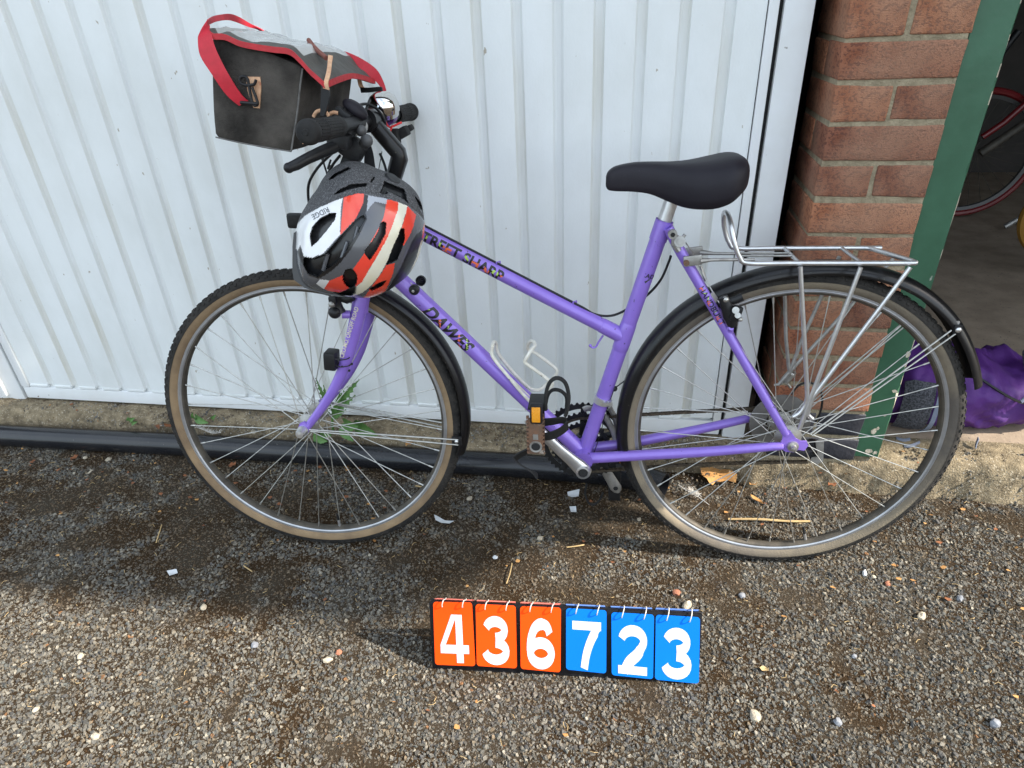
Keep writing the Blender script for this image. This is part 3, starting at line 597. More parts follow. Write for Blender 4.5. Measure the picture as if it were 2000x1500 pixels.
# ---- saddle and post
sad=[(-.3905,.010,.872,.856),(-.386,.017,.8815,.850),(-.372,.0215,.890,.848),(-.34,.025,.8955,.847),(-.31,.030,.8960,.843),(-.28,.041,.8950,.832),(-.255,.055,.8955,.824),(-.23,.069,.898,.8215),(-.20,.080,.903,.824),(-.175,.081,.9075,.833),(-.159,.071,.907,.845),(-.148,.057,.902,.855),(-.1415,.037,.892,.863),(-.138,.016,.882,.868)]
rows=[]
for u_,w_,zt,zl in sad:
    k=[]
    H=zt-zl
    for a,b in((0,1),(.35,.995),(.62,.96),(.84,.86),(.96,.70),(1.0,.48),(.985,.22),(.93,.03),(.86,0),(.5,.10),(0,.14)): k.append((a*w_,zl+b*H))
    rows.append([V((u_,-y,z)) for y,z in k]+[V((u_,y,z)) for y,z in k[-2:0:-1]])
def dens(rows,k=4):
    cols=[smooth([r[j] for r in rows],k) for j in range(len(rows[0]))]; return [[c[i] for c in cols] for i in range(len(cols[0]))]
saddle_m=MB(); saddle_m.loft(dens(rows)); saddle=saddle_m.build('saddle',M['saddle'],bike,sharp=75)
m=MB(); q=us; m.cyl(ST-q*.02,ST+q*.042,.0134,seg=20); 
m.tube([ST+q*.040,ST+q*.052+V((.002,0,0)),ST+q*.058+V((.010,0,.002))],[.0134,.0125,.010],16); m.build('seat_post',M['alu'],bike)
m=MB(); m.box(V((-.243,0,.843)),(.052,.034,.016),rot=Matrix.Rotation(rad(8),3,'Y'),bev=.005); m.build('saddle_clamp',M['alu_dull'],bike)
for s in(-1,1):
    m=MB(); m.tube(smooth([V((-.36,s*.008,.858)),V((-.32,s*.016,.850)),V((-.25,s*.022,.8425)),V((-.20,s*.030,.838)),V((-.165,s*.045,.842))],5),.0035,8); m.build('saddle_rail',M['steel'],bike)
# seat bolt and rear brake cable stop
m=MB(); c=V((-0.2666,-0.034,0.7733)); m.cyl(c,c+V((0,-.010,0)),.0085); m.cyl(c+V((0,-.010,0)),c+V((0,-.0115,0)),.0045,seg=6,m=1)
m.box(V((-0.26,-0.026,0.7581)),(.014,.016,.020),bev=.003); m.cyl(V((-0.2508,-0.028,0.7566)),V((-0.2528,-0.044,0.7605)),.0105); m.cyl(V((-0.2528,-0.044,0.7605)),V((-0.2534,-0.049,0.7617)),.0045); m.tube([V((-0.2436,-0.036,0.7718)),V((-0.2502,-0.036,0.7623))],.0032,8); m.tube([V((-0.2603,-0.034,0.7504)),V((-0.2521,-0.034,0.7407))],.0055,8)
m.build('seat_bolt',[M['alu_dull'],M['dark_void']],bike)
# ---- mudguards: curved C section along an arc
def guard(name,arc,cx,mw,halfw,depth=.016):
    rows=[]; A=smooth([V((a,r,0)) for a,r in arc],6)
    for p in A:
        a=rad(p.x); er=V((math.cos(a),0,math.sin(a))); row=[]
        prof=[(math.sin(t)*halfw,-depth*(1-math.cos(t)) ) for t in [rad(x) for x in range(-90,91,15)]]
        outer=[er*(p.y+d)+V((0,-h,0)) for h,d in prof]; inner=[er*(p.y+d-.0022)+V((0,-h*.95,0)) for h,d in prof[::-1]]
        rows.append([mw@(x) for x in outer+inner])
    m=MB(); m.loft(rows); return m.build(name,M['gloss_black'],bike,sharp=50)
gf=guard('front_mudguard',[(86,.366),(76,.366),(54,.3665),(35,.372),(15,.371),(-1,.367),(-14,.3600)],None,SM,.0255)
RM=Matrix.Translation((0,0,BR))
gr=guard('rear_mudguard',[(196,.3545),(180,.354),(161,.357),(143,.3615),(128,.3635),(112,.3625),(95,.3645),(80,.371),(62,.379),(46,.381),(33,.379),(19,.377)],None,RM,.0270,.021)
def stay_pair(pts,parent):
    for s in(-1,1):
        m=MB(); m.tube([V((p[0],p[1]*(1 if s==-1 else -1),p[2])) for p in pts],.0019,8); m.build('mudguard_stay',M['steel'],parent)
stay_pair([(-1.03,-0.066,0.349),(-0.7018,-0.03,0.3134)],gf); stay_pair([(-1.028,-0.066,0.3452),(-0.7027,-0.03,0.3)],gf)
m=MB(); c=V((-0.7061,-0.0275,0.3091)); m.box(c,(.022,.006,.022),bev=.001); m.ball(c+V((0,-.004,0)),.0045,(1,.6,1),m=1); m.build('stay_bracket',[M['black'],M['alu']],gf)
m=MB(); m.tube([(0.0294,-0.068,0.3758),(0.2616,-0.028,0.5865)],.0016,8); m.tube([(0.0339,-0.068,0.3724),(0.2705,-0.028,0.5794)],.0016,8); m.build('mudguard_stay',M['steel'],gr)
m=MB(); m.tube([(0.0449,0.066,0.361),(0.2265,0.028,0.6124)],.0015,8); m.tube([(0.0489,0.066,0.356),(0.2335,0.028,0.6062)],.0015,8); m.build('mudguard_stay',M['steel'],gr)
m=MB(); c=V((0.2724,-0.027,0.5883)); m.box(c,(.014,.005,.018),bev=.001,m=1); m.ball(c+V((0,-.004,0)),.0055,(1,.6,1)); m.box(V((0.2726,-0.014,0.5968)),(.006,.018,.012),m=0); m.build('stay_bracket',[M['alu'],M['black']],gr)

# ---- chainset
CY=.047
def ring(r,teeth,y,hole):
    out=[];n=teeth*4
    for j in range(n):
        t=2*math.pi*j/n; k=j%4; rr=r+(.0030 if k==1 else (.0022 if k==2 else -.0022)); out.append((rr*math.cos(t),rr*math.sin(t)))
    inn=[((r-hole)*math.cos(2*math.pi*j/n),(r-hole)*math.sin(2*math.pi*j/n)) for j in range(n)]
    vs=[];fs=[]
    for yy in (y,y+.0025): vs+= [BB+V((a,yy,b)) for a,b in out]+[BB+V((a,yy,b)) for a,b in inn]
    for j in range(n):
        k=(j+1)%n; fs+=[(j,k,n+k,n+j),(2*n+j,3*n+j,3*n+k,2*n+k),(j,2*n+j,2*n+k,k),(n+j,n+k,3*n+k,3*n+j)]
    return vs,fs
for r,tt,y,ho in((.0985,48,.052,.013),(.078,38,.044,.012),(.058,28,.036,.010)):
    m=MB(); m.add(*ring(r,tt,y,ho)); m.build('chainring',M['black'],bike,sharp=25)
m=MB()
for k in range(5):
    a=rad(72*k+20); d=V((math.cos(a),0,math.sin(a))); m.tube([BB+V((0,.05,0))+d*.02,BB+V((0,.049,0))+d*.055,BB+V((0,.049,0))+d*.090],[.012,.009,.006],10,ov=(V((0,1,0)),.45))
m.cyl(BB+V((0,.036,0)),BB+V((0,.062,0)),.022,seg=24); m.build('chainring_spider',M['black'],bike)
PN=V((-0.5208,-0.105,0.3802)); bn=BB+V((0,-.070,0))
cdv=V((PN.x-BB.x,0,PN.z-BB.z)); cl=cdv.length; cdn=cdv/cl
m=MB()
rows=[]
perp=V((-cdn.z,0,cdn.x))
for t,hw,th,yo in((-.017,.006,.014,0),(-.012,.0145,.020,0),(0,.0175,.022,0),(.014,.0165,.021,0),(.04,.0135,.017,-.004),(.08,.0118,.0150,-.010),(.12,.0112,.0135,-.013),(.150,.0118,.0125,-.015),(.166,.0115,.012,-.016),(.176,.006,.009,-.016)):
    c=bn+cdn*t+V((0,yo,0)); rows.append([c+perp*(hw*math.cos(a))+V((0,-1,0))*(th/2*(abs(math.sin(a))**.7)*(1 if math.sin(a)>=0 else -1)) for a in [rad(x) for x in range(0,360,20)]])
m.loft(rows); crank=m.build('crank_arm',M['alu'],bike,sharp=60)
m=MB(); m.lathe([(0,.0122),(.0098,.0120),(.0100,.008)],o=bn,ax=(0,-1,0),x=(1,0,0),seg=24); m.build('crank_cap',M['dark_void'],crank)
m=MB(); m.lathe([(.0115,.0118),(.0150,.0112),(.0165,.004)],o=bn,ax=(0,-1,0),x=(1,0,0),seg=24); m.build('crank_eye',M['alu'],crank)
fn=BB+V((0,.072,0)); rows=[]; FE=V((-0.3433,0.094,0.1201)); fdir=V((FE.x-BB.x,0,FE.z-BB.z)); fl_=fdir.length; fdir=fdir/fl_; perp2=V((-fdir.z,0,fdir.x))
for t,hw,th,yo in((-.017,.006,.014,0),(0,.0165,.022,0),(.04,.0135,.017,.004),(.12,.0125,.0135,.013),(.150,.0135,.0125,.015),(.170,.0145,.012,.016),(.180,.010,.011,.016),(.184,.004,.009,.016)):
    c=fn+fdir*(t*fl_/.170)+V((0,yo,0)); rows.append([c+perp2*(hw*math.cos(a))+V((0,-1,0))*(th/2*math.sin(a)) for a in [rad(x) for x in range(0,360,20)]])
m=MB(); m.loft(rows); farc=m.build('crank_arm',M['alu_dull'],bike,sharp=60)
fe=fn+fdir*fl_*.985+V((0,.016,0)); m=MB(); m.lathe([(0,.0068),(.0058,.0066),(.0062,.002)],o=fe,ax=(0,-1,0),x=(1,0,0),seg=20); m.build('pedal_hole',M['dark_void'],farc)
# pedals: outer cage end with reflector, toe clip and straps
def pedal(c,s,mt):
    c=V(c); P=empty('pedal',None,bike); P.matrix_local=Matrix.Translation(c)
    m=MB(); y0=0; y1=s*.082
    m.box((0,s*.078,-.012),(.029,.006,.080),bev=.004); m.box((0,s*.012,0),(.026,.006,.090),bev=.003,m=1)
    for sz in(-1,1):
        m.box((0,s*.045,sz*.047),(.030,.064,.004),bev=.001,m=1)
    m.cyl((0,0,0),(0,s*.075,0),.012,.010)
    for z in np.linspace(-.048,.030,10):
        m.box((-.0152,s*.078,z),(.005,.0065,.0042)); m.box((.0150,s*.078,z),(.005,.0065,.0042))
    m.build('pedal_cage',[mt,M['black']],P)
    m=MB(); m.lathe([(0,.0830),(.0075,.0828),(.0095,.081)],ax=(0,s,0),x=(1,0,0),seg=20,o=(0,0,-.034)); m.build('axle_cap',M['dark_void'],P)
    m=MB(); m.lathe([(.0085,.0815),(.0125,.0822),(.0130,.079)],ax=(0,s,0),x=(1,0,0),seg=20,o=(0,0,-.034)); m.box((0,s*.0815,-.012),(.010,.001,.012)); m.build('axle_ring',M['alu_dull'],P)
    m=MB(); m.box((.002,s*.080,.040),(.024,.012,.042),bev=.004); m.build('reflector_housing',M['black'],P)
    m=MB(); m.box((.002,s*.0865,.040),(.0165,.003,.032),bev=.001); m.build('amber_reflector',M['amber'],P)
    return P
pc=PN+V((.006,.0,.040)); ped=pedal(pc+V((0,.018,0)),-1,M['rust'])
pf=pedal(fe+V((0,.012,-.010)),1,M['black'])
pr_=[V(p)-(pc+V((0,.018,0))) for p in [(-0.4956,-0.15,0.4598),(-0.4953,-0.15,0.4909),(-0.4882,-0.15,0.5172),(-0.4736,-0.15,0.5283),(-0.4581,-0.15,0.518),(-0.4512,-0.15,0.4888),(-0.454,-0.15,0.461),(-0.4579,-0.15,0.4474)]]
m=MB(); m.tube(smooth(pr_,5),.0037,10,ov=(V((0,1,0)),1.6)); 
pr2=[V(p)-(pc+V((0,.018,0))) for p in [(-0.497,-0.13,0.4605),(-0.4928,-0.13,0.4809),(-0.4837,-0.13,0.4923),(-0.4688,-0.13,0.4915),(-0.4569,-0.13,0.4785),(-0.4568,-0.13,0.456)]]
m.tube(smooth(pr2,5),.0034,10,ov=(V((0,1,0)),1.6)); m.build('toe_clip',M['rubber'],ped)
def pl_(L): return [V(p)-(pc+V((0,.018,0))) for p in L]
m=MB(); m.ribbon(pl_([(-0.4988,-0.15,0.4393),(-0.4818,-0.15,0.441),(-0.4659,-0.15,0.4437),(-0.4549,-0.15,0.4418)]),pl_([(-0.4998,-0.14,0.4187),(-0.4825,-0.14,0.4216),(-0.4664,-0.14,0.4256),(-0.4553,-0.14,0.4237)]),.003)
m.ribbon(pl_([(-0.5014,-0.16,0.4116),(-0.4833,-0.16,0.4168),(-0.4654,-0.16,0.4277),(-0.4535,-0.16,0.4417)]),pl_([(-0.5014,-0.15,0.3905),(-0.4821,-0.15,0.3948),(-0.4639,-0.15,0.4059),(-0.4519,-0.15,0.4179)]),.003)
m.ribbon(pl_([(-0.521,-0.15,0.3827),(-0.5336,-0.15,0.3703),(-0.5525,-0.15,0.3587),(-0.5622,-0.15,0.3487),(-0.5532,-0.15,0.3344),(-0.5367,-0.15,0.3228),(-0.5244,-0.15,0.3122),(-0.5152,-0.15,0.2976)]),pl_([(-0.5147,-0.13,0.3637),(-0.5254,-0.13,0.3536),(-0.5446,-0.13,0.3405),(-0.5577,-0.13,0.3289),(-0.5474,-0.13,0.3156),(-0.5306,-0.13,0.3062),(-0.5179,-0.13,0.2992),(-0.5159,-0.13,0.2892)]),.003); m.build('toe_strap',M['rubber'],ped)
fo=fe+V((0,.012,-.010))
m=MB(); m.tube(smooth([V(p)-fo for p in [(-0.4151,0.13,0.0996),(-0.4185,0.13,0.068),(-0.4089,0.13,0.0413),(-0.3944,0.13,0.0373),(-0.3804,0.13,0.054),(-0.3732,0.13,0.075)]],5),.0028,8); m.build('toe_strap',M['rubber'],pf)
m=MB(); m.box(V((-0.3288,0.12,0.183))-fo,(.014,.004,.022),bev=.001); m.build('amber_reflector',M['amber'],pf)

# ---- chain and gears
def links(path,name):
    L=[0]
    for a,b in zip(path,path[1:]): L.append(L[-1]+(b-a).length)
    def at(s):
        for i in range(len(L)-1):
            if s<=L[i+1]: return path[i].lerp(path[i+1],(s-L[i])/(L[i+1]-L[i]))
        return path[-1]
    n=int(L[-1]/.0127); m=MB()
    for i in range(n):
        a=at(i*.0127);b=at((i+1)*.0127); t=(b-a).normalized(); p=V((-t.z,0,t.x)); w_=.0022 if i%2 else .0032
        for s in(-1,1):
            poly=[]
            for k in range(12):
                an=2*math.pi*k/12; c=b if math.cos(an)>0 else a; rr=.0042 if abs(math.cos(an))>.3 else .0030
                poly.append(c+t*(rr*math.cos(an))+p*((.0052 if abs(math.cos(an))>.6 else .0028)*math.sin(an)/max(.5,abs(math.sin(an)))*min(1,abs(math.sin(an))*1.3))+V((0,s*w_,0)))
            m.prism(poly,(0,s*.0008,0))
        m.cyl(a+V((0,-.0040,0)),a+V((0,.0040,0)),.0022,seg=8)
    return m.build(name,M['chain'],bike,sharp=30)
def arcp(c,r,a0,a1,n): return [V(c)+V((r*math.cos(rad(a0+(a1-a0)*i/n)),0,r*math.sin(rad(a0+(a1-a0)*i/n)))) for i in range(n+1)]
c0=BB+V((0,.045,0)); c1=RA+V((0,.046,0)); pu=V((0.0797,0.05,0.2829)); pl2=V((0.0925,0.05,0.25))
path=[c0+V((.0,0,-.066))]+arcp(c0,.066,268,92,36)+[c1+V((0,0,.030))]+arcp(c1,.030,88,-60,10)
links(path,'chain')
lo=V((-0.0302,0.046,0.2339))
links([c0+V((.004,0,-.079)),V((-0.1995,0.046,0.2198)),lo,pl2+V((-.01,0,-.012))],'chain')
m=MB()
for c in(pu,pl2): m.lathe([(.004,-.004),(.0135,-.004),(.0135,.004),(.004,.004)],o=c,ax=(0,-1,0),x=(1,0,0),seg=20,closed=True)
poly=[pl2+V((-.012,-.008,-.008)),pl2+V((.004,-.008,-.013)),pl2+V((.016,-.008,-.006)),pu+V((.022,-.008,.012)),pu+V((.016,-.008,.022)),pu+V((.004,-.008,.012)),pl2+V((.003,-.008,.006)),pl2+V((-.010,-.008,.004))]
m.prism(poly,(0,.002,0),m=1); m.build('rear_derailleur',[M['black'],M['alu_dull']],bike)
m=MB(); m.tube(smooth([V(p) for p in [(0.0322,0.09,0.3864),(0.0422,0.09,0.4068),(0.0623,0.09,0.4161),(0.0854,0.09,0.4054),(0.0985,0.09,0.378),(0.0998,0.09,0.3434),(0.0931,0.09,0.317)]],6),.0025,8); m.build('gear_cable',M['black'],bike)
# front derailleur
m=MB(); c=BB.lerp(ST,((-0.3852,-0,0.4083)[2]-BB.z)/(ST.z-BB.z)); m.cyl(c-us*.0075,c+us*.0075,.0195,seg=28); m.box(c+V((.016,-.012,-.002)),(.012,.010,.012),bev=.002); m.cyl(c+V((.006,-.019,.001)),c+V((.006,-.026,.001)),.005); m.cyl(c+V((.016,-.016,.0)),c+V((.016,-.023,.0)),.005); m.build('derailleur_clamp',M['alu'],bike)
m=MB(); m.tube(smooth([V(p) for p in [(-0.4248,0.03,0.3662),(-0.4157,0.03,0.3703),(-0.4021,0.03,0.3669),(-0.3791,0.03,0.352),(-0.3599,0.03,0.3185),(-0.3508,0.03,0.2894)]],5),.007,8,ov=(V((0,1,0)),.5)); m.tube(smooth([V(p) for p in [(-0.3678,0.05,0.3638),(-0.3555,0.05,0.3379),(-0.346,0.05,0.2982),(-0.3431,0.05,0.2503)]],5),.006,8); m.build('front_derailleur',M['alu_dull'],bike)
m=MB(); m.tube([V(p) for p in [(-0.3268,-0,0.4645),(-0.3579,-0,0.4373)]],.0014,6); m.ball((-0.3599,-0,0.4348),.0065); m.tube([V(p) for p in [(-0.362,-0.004,0.4306),(-0.3777,-0.004,0.3731),(-0.3874,-0.004,0.3213),(-0.4031,-0.004,0.2636)]],.0009,6); m.ball((-0.3778,-0.004,0.3768),.003,m=1); m.ball((-0.3908,-0.004,0.3212),.003,m=1); m.build('gear_cable',[M['black'],M['steel']],bike)
# ---- cables along the frame
off=V((0,-.004,.0165))
tt=lambda t:TT0.lerp(JN,t)+V((.005,-.002,.0150))
m=MB(); m.tube(smooth([tt(.02),tt(.3),tt(.6),tt(.80),V((-0.4069,0.002,0.6022)),V((-0.3756,0.01,0.5952)),V((-0.3456,0.019,0.6033)),V((-0.3031,0.019,0.6353)),V((-0.2775,0.012,0.6705)),V((-0.2653,0.002,0.7094)),V((-0.2629,-0.004,0.7231))],6),.0026,8); m.build('brake_cable',M['black'],bike)
for t in(.03,.455,.775):
    m=MB(); m.tube([tt(t)+V((-.004,-.004,-.006)),tt(t)+V((-.002,-.004,.004)),tt(t)+V((.004,.003,.004)),tt(t)+V((.004,.003,-.006))],.0018,6); m.build('cable_guide',M['purple'],top_tube)
m=MB(); dd=(BB-DT0).normalized(); nn=V((-dd.z,0,dd.x)); m.tube([V((-0.7798,-0.01,0.6705)),V((-0.7158,-0.006,0.5716)),V((-0.5361,-0.006,0.3757)),V((-0.4364,-0.004,0.2663))],.0009,6); m.build('gear_cable',M['steel'],bike)
# frame bosses (gear lever bosses covered with black caps)
for p,s in(((-0.772,-0.016,0.6572),-1),((-0.7656,0.018,0.6663),1)):
    c=V(p); m=MB(); m.lathe([(0,.0095),(.0032,.0095),(.0034,.0075),(.0075,.0070),(.0105,.0035),(.0108,-.004)],o=c,ax=(0,s,0),x=(1,0,0),seg=24); o=m.build('lever_boss',M['black'],down_tube)
    m=MB(); m.lathe([(0,.0105),(.0028,.0102),(.0030,.0080)],o=c,ax=(0,s,0),x=(1,0,0),seg=12); m.build('boss_screw',M['alu'],down_tube)
# ---- bottle cage
cage=[(-0.6153,-0.02,0.5371),(-0.6183,-0.02,0.5208),(-0.6103,-0.02,0.5033),(-0.5876,-0.02,0.4717),(-0.5559,-0.02,0.4287),(-0.5278,-0.02,0.3947)]
cageb=[(-0.6107,-0,0.5336),(-0.6104,0.02,0.5039),(-0.5816,0.02,0.4618),(-0.5488,0.02,0.4253),(-0.5297,0.02,0.417),(-0.5157,0.03,0.4187),(-0.4978,0.036,0.4351)]
loop=[(-0.5278,-0.02,0.3947),(-0.5089,-0.03,0.4227),(-0.4909,-0.036,0.4576),(-0.4919,-0.036,0.4623),(-0.5121,-0.036,0.4808),(-0.5416,-0.036,0.5036),(-0.5467,-0.036,0.5104),(-0.5411,-0.036,0.5221),(-0.533,-0.03,0.5346),(-0.5283,-0.01,0.5343),(-0.5311,0.01,0.5353),(-0.5397,0.02,0.5323),(-0.5478,0.032,0.5166),(-0.5451,0.036,0.5054),(-0.5308,0.036,0.4984),(-0.4987,0.036,0.4734),(-0.4853,0.036,0.4602),(-0.4865,0.036,0.4478),(-0.4978,0.036,0.4351)]
m=MB(); m.tube(smooth([V(p) for p in cage],5),.0038,8); m.tube(smooth([V(p) for p in [(-0.6153,-0.02,0.5371),(-0.6159,-0.008,0.5391),(-0.6148,0.006,0.5357),(-0.6136,0.018,0.5261)]]+[V(p) for p in cageb[1:]],5),.0038,8)
m.tube(smooth([V(p) for p in loop],4),.0038,8); m.box(V((-0.5661,-0.004,0.4403)),(.10,.014,.006),rot=Matrix.Rotation(rad(47),3,'Y'),bev=.002); m.build('bottle_cage',M['cage'],bike)
# ---- luggage rack
def lt(name,pts,r,k=4,mt='alu',parent=None,sm=True):
    m=MB(); P=[V(p) for p in pts]; m.tube(smooth(P,k) if sm else P,r,10); return m.build(name,M[mt],parent)
rack=empty('luggage_rack',None,bike)
zr=.7234
fl=V((-0.1403,-0.056,0.7205)).x; rl=V((0.1587,-0.056,0.7232)).x
lt('rack_rail',[(rl-.02,.052,zr),(fl+.10,.052,zr),(fl+.012,.052,zr),(fl-.006,.052,zr+.012),(fl-.018,.050,zr+.040),(fl-.024,.040,zr+.066),(fl-.026,.016,zr+.078),(fl-.026,-.016,zr+.078),(fl-.024,-.042,zr+.066),(fl-.018,-.054,zr+.040),(fl-.006,-.056,zr+.012),(fl+.012,-.056,zr),(fl+.10,-.056,zr),(rl-.02,-.056,zr),(rl-.004,-.054,zr),(rl-.001,-.046,zr),(rl-.020,.0,zr),(rl-.040,.044,zr),(rl-.05,.051,zr)],.0046,6,parent=rack)
for x0 in (1561.6,1683):
    xx=V((-0.04,-0.056,0.7252)).x if x0<1600 else V((0.0664,-0.056,0.7251)).x
    lt('cross_bar',[(xx,-.056,zr),(xx-.0,.052,zr)],.0036,parent=rack,sm=False)
xm=V((-0.04,-0.056,0.7252)).x
for s in(-1,1): lt('inner_bar',[(fl+.0,s*.010-.003,zr+.002),(xm-.0,s*.010-.003,zr+.002)],.0022,mt='alu_dull',parent=rack,sm=False)
m=MB()
for s,p in((-1,(-0.237,-0.045,0.7223)),(1,(-0.2249,0.03,0.7191))):
    c=V(p); m.box(c+V((.010,0,.003)),(.034,.005,.020),rot=Matrix.Rotation(rad(-8),3,'Y'),bev=.003); m.cyl(c+V((-.002,s*.002,0)),c+V((-.002,s*.007,0)),.0055,seg=12,m=1)
    m.tube([c+V((.022,0,.002)),c+V((.045,-s*.008,.002)),V((fl+.03,s*.020,zr-.003))],[.006,.0032,.0028],8)
m.build('rack_strut',[M['alu_dull'],M['rust']],rack)
legs=[[(-0.0393,-0.062,0.7183),(0.0131,-0.062,0.46),(0.0124,-0.062,0.4395),(0.0045,-0.062,0.4209),(-0.0068,-0.062,0.4112)],[(0.0633,-0.064,0.718),(0.0198,-0.064,0.4566),(0.0142,-0.064,0.4176),(0.0085,-0.064,0.3846)],[(0.1464,-0.064,0.718),(0.0848,-0.064,0.5788),(0.0248,-0.064,0.4613),(0.0214,-0.064,0.4465),(0.0193,-0.064,0.4224),(0.0224,-0.064,0.4156),(0.0302,-0.064,0.4088)]]
for L in legs:
    P=[V(p) for p in L]; Q=[P[0].lerp(P[1],t) for t in(0,.3,.6,.9)]+smooth(P[1:],5)[1:] if len(L)<7 else [P[0].lerp(P[2],t) for t in(0,.3,.6,.92)]+smooth(P[2:],5)[1:]
    m=MB(); m.tube(Q,.0042,10); m.build('rack_leg',M['alu'],rack)
for L in ([(-0.031,0.06,0.6746),(-0.0078,0.06,0.532),(0.0087,0.06,0.4595)],[(0.0685,0.06,0.7055),(0.0258,0.06,0.5325),(0.0094,0.06,0.4475)],[(0.1688,0.06,0.7003),(0.0623,0.06,0.533),(0.014,0.06,0.4596),(-0.0082,0.06,0.4227)]):
    P=[V(p) for p in L]; m=MB(); m.tube(P,.0038,10); m.build('rack_leg',M['alu_dull'],rack)
m=MB(); a=V((0.0215,0.075,0.4481)); b=V((0.0088,0.075,0.4257)); d=(b-a); n1=d.cross(V((0,1,0))).normalized(); n2=V((0,1,0))
m.tube([a+d*(t/90)*1.1+n1*(.0085*math.cos(t*.62))+n2*(.0085*math.sin(t*.62)) for t in range(91)],.0016,6); m.tube([V(p) for p in [(0.0088,0.075,0.4257),(0.0002,0.075,0.4181),(-0.0123,0.075,0.4153)]],.0028,8); m.tube([V(p) for p in [(0.0123,0.075,0.4233),(0.0228,0.075,0.4099)]],.0028,8); m.build('spring',M['steel'],rack)
# ---- rear brake
rb=empty('rear_brake',None,bike)
m=MB(); c=V((-0.1479,-0.05,0.6243))
for P,r in (([(-0.1673,-0.055,0.6584),(-0.16,-0.055,0.6423),(-0.1501,-0.055,0.6199),(-0.1432,-0.055,0.5992)],[.009,.011,.013,.008]),([(-0.1578,-0.05,0.6467),(-0.1433,-0.05,0.6508),(-0.1309,-0.05,0.6569)],[.007,.008,.008])):
    m.tube([V(p) for p in P],r,12,ov=(V((0,1,0)),.8))
m.box(V((-0.142,-0.062,0.6286)),(.020,.014,.030),rot=Matrix.Rotation(rad(15),3,'Y'),bev=.005); m.build('brake_arm',M['black'],rb)
m=MB(); m.cyl(V((-0.1431,-0.064,0.6354)),V((-0.1449,-0.072,0.6382)),.0065); m.cyl(V((-0.1383,-0.064,0.6253)),V((-0.141,-0.076,0.6296)),.0055); m.ball(V((-0.1332,-0.066,0.6179)),.0045); m.ball(V((-0.1627,-0.058,0.6544)),.0065); m.build('brake_bolt',M['steel'],rb)
m=MB(); m.box(V((-0.1656,-0.018,0.6358)),(.030,.012,.016),rot=Matrix.Rotation(rad(35),3,'Y'),bev=.003); m.box(V((-0.1769,0.02,0.641)),(.034,.012,.014),rot=Matrix.Rotation(rad(35),3,'Y'),bev=.003); m.build('brake_block',M['rubber'],rb)
m=MB(); m.prism([V(p) for p in [(-0.1915,-0.035,0.6485),(-0.185,-0.035,0.6598),(-0.1814,-0.035,0.6618),(-0.1726,-0.035,0.6497),(-0.1754,-0.035,0.6394),(-0.1849,-0.035,0.6393)]],(0,.003,0)); m.build('brake_bridge',M['alu'],rb)
m=MB(); m.tube([V(p) for p in [(-0.2404,-0.02,0.7546),(-0.2242,-0.01,0.7325),(-0.2059,-0.01,0.6976),(-0.1942,-0.02,0.6794),(-0.1733,-0.03,0.6449),(-0.1599,-0.05,0.6314),(-0.149,-0.055,0.5918)]],.0012,6); m.tube([V(p) for p in [(-0.2065,-0.01,0.7047),(-0.1944,-0.01,0.6764)]],.003,8); m.build('brake_cable',M['steel'],rb)
# ---- front brake, fork reflector
fb=empty('front_brake',None,bike)
m=MB()
for P,r in (([(-0.92,-0.06,0.6577),(-0.9245,-0.06,0.6426),(-0.9222,-0.06,0.6296),(-0.9192,-0.06,0.6208)],[.012,.011,.012,.013]),([(-0.9159,-0.055,0.654),(-0.9016,-0.055,0.6497),(-0.8881,-0.055,0.6541)],[.009,.010,.008])): m.tube([V(p) for p in P],r,12)
m.box(V((-0.9224,-0.075,0.6542)),(.016,.016,.018),bev=.004); m.ball(V((-0.9263,-0.068,0.6258)),.013); m.build('brake_arm',M['black'],fb)
m=MB(); m.ball(V((-0.9248,-0.08,0.6473)),.007); m.ball(V((-0.9209,-0.072,0.6638)),.006); m.build('brake_bolt',M['alu_dull'],fb)
m=MB(); m.cyl(V((-0.9173,-0.055,0.6169)),V((-0.9019,-0.05,0.6152)),.0085); m.build('brake_boss',M['purple'],fb)
fr=empty('fork_reflector',None,bike)
m=MB(); c=V((-0.9537,-0.058,0.5171)); m.box(c,(.026,.034,.040),rot=Matrix.Rotation(rad(6),3,'Y'),bev=.005); m.build('reflector_body',M['black'],fr)
m=MB()
for z in(.009,-.007): m.tube(smooth([c+V((.010,-.012,z)),c+V((.024,-.018,z-.002)),c+V((.040,-.014,z-.001)),c+V((.043,-.008,z))],5),.0013,6)
m.ball(V((-0.9068,-0.069,0.5123)),.0028); m.ball(V((-0.9146,-0.069,0.4969)),.0028); m.ball(V((-0.9281,-0.071,0.5069)),.0022); m.build('elastic_band',M['black'],fr)
# spoke clip and fork eyelets
m=MB(); m.ball(SM@V((.100,-.01,-.152)),.0065); m.build('spoke_magnet',M['black'],bike)

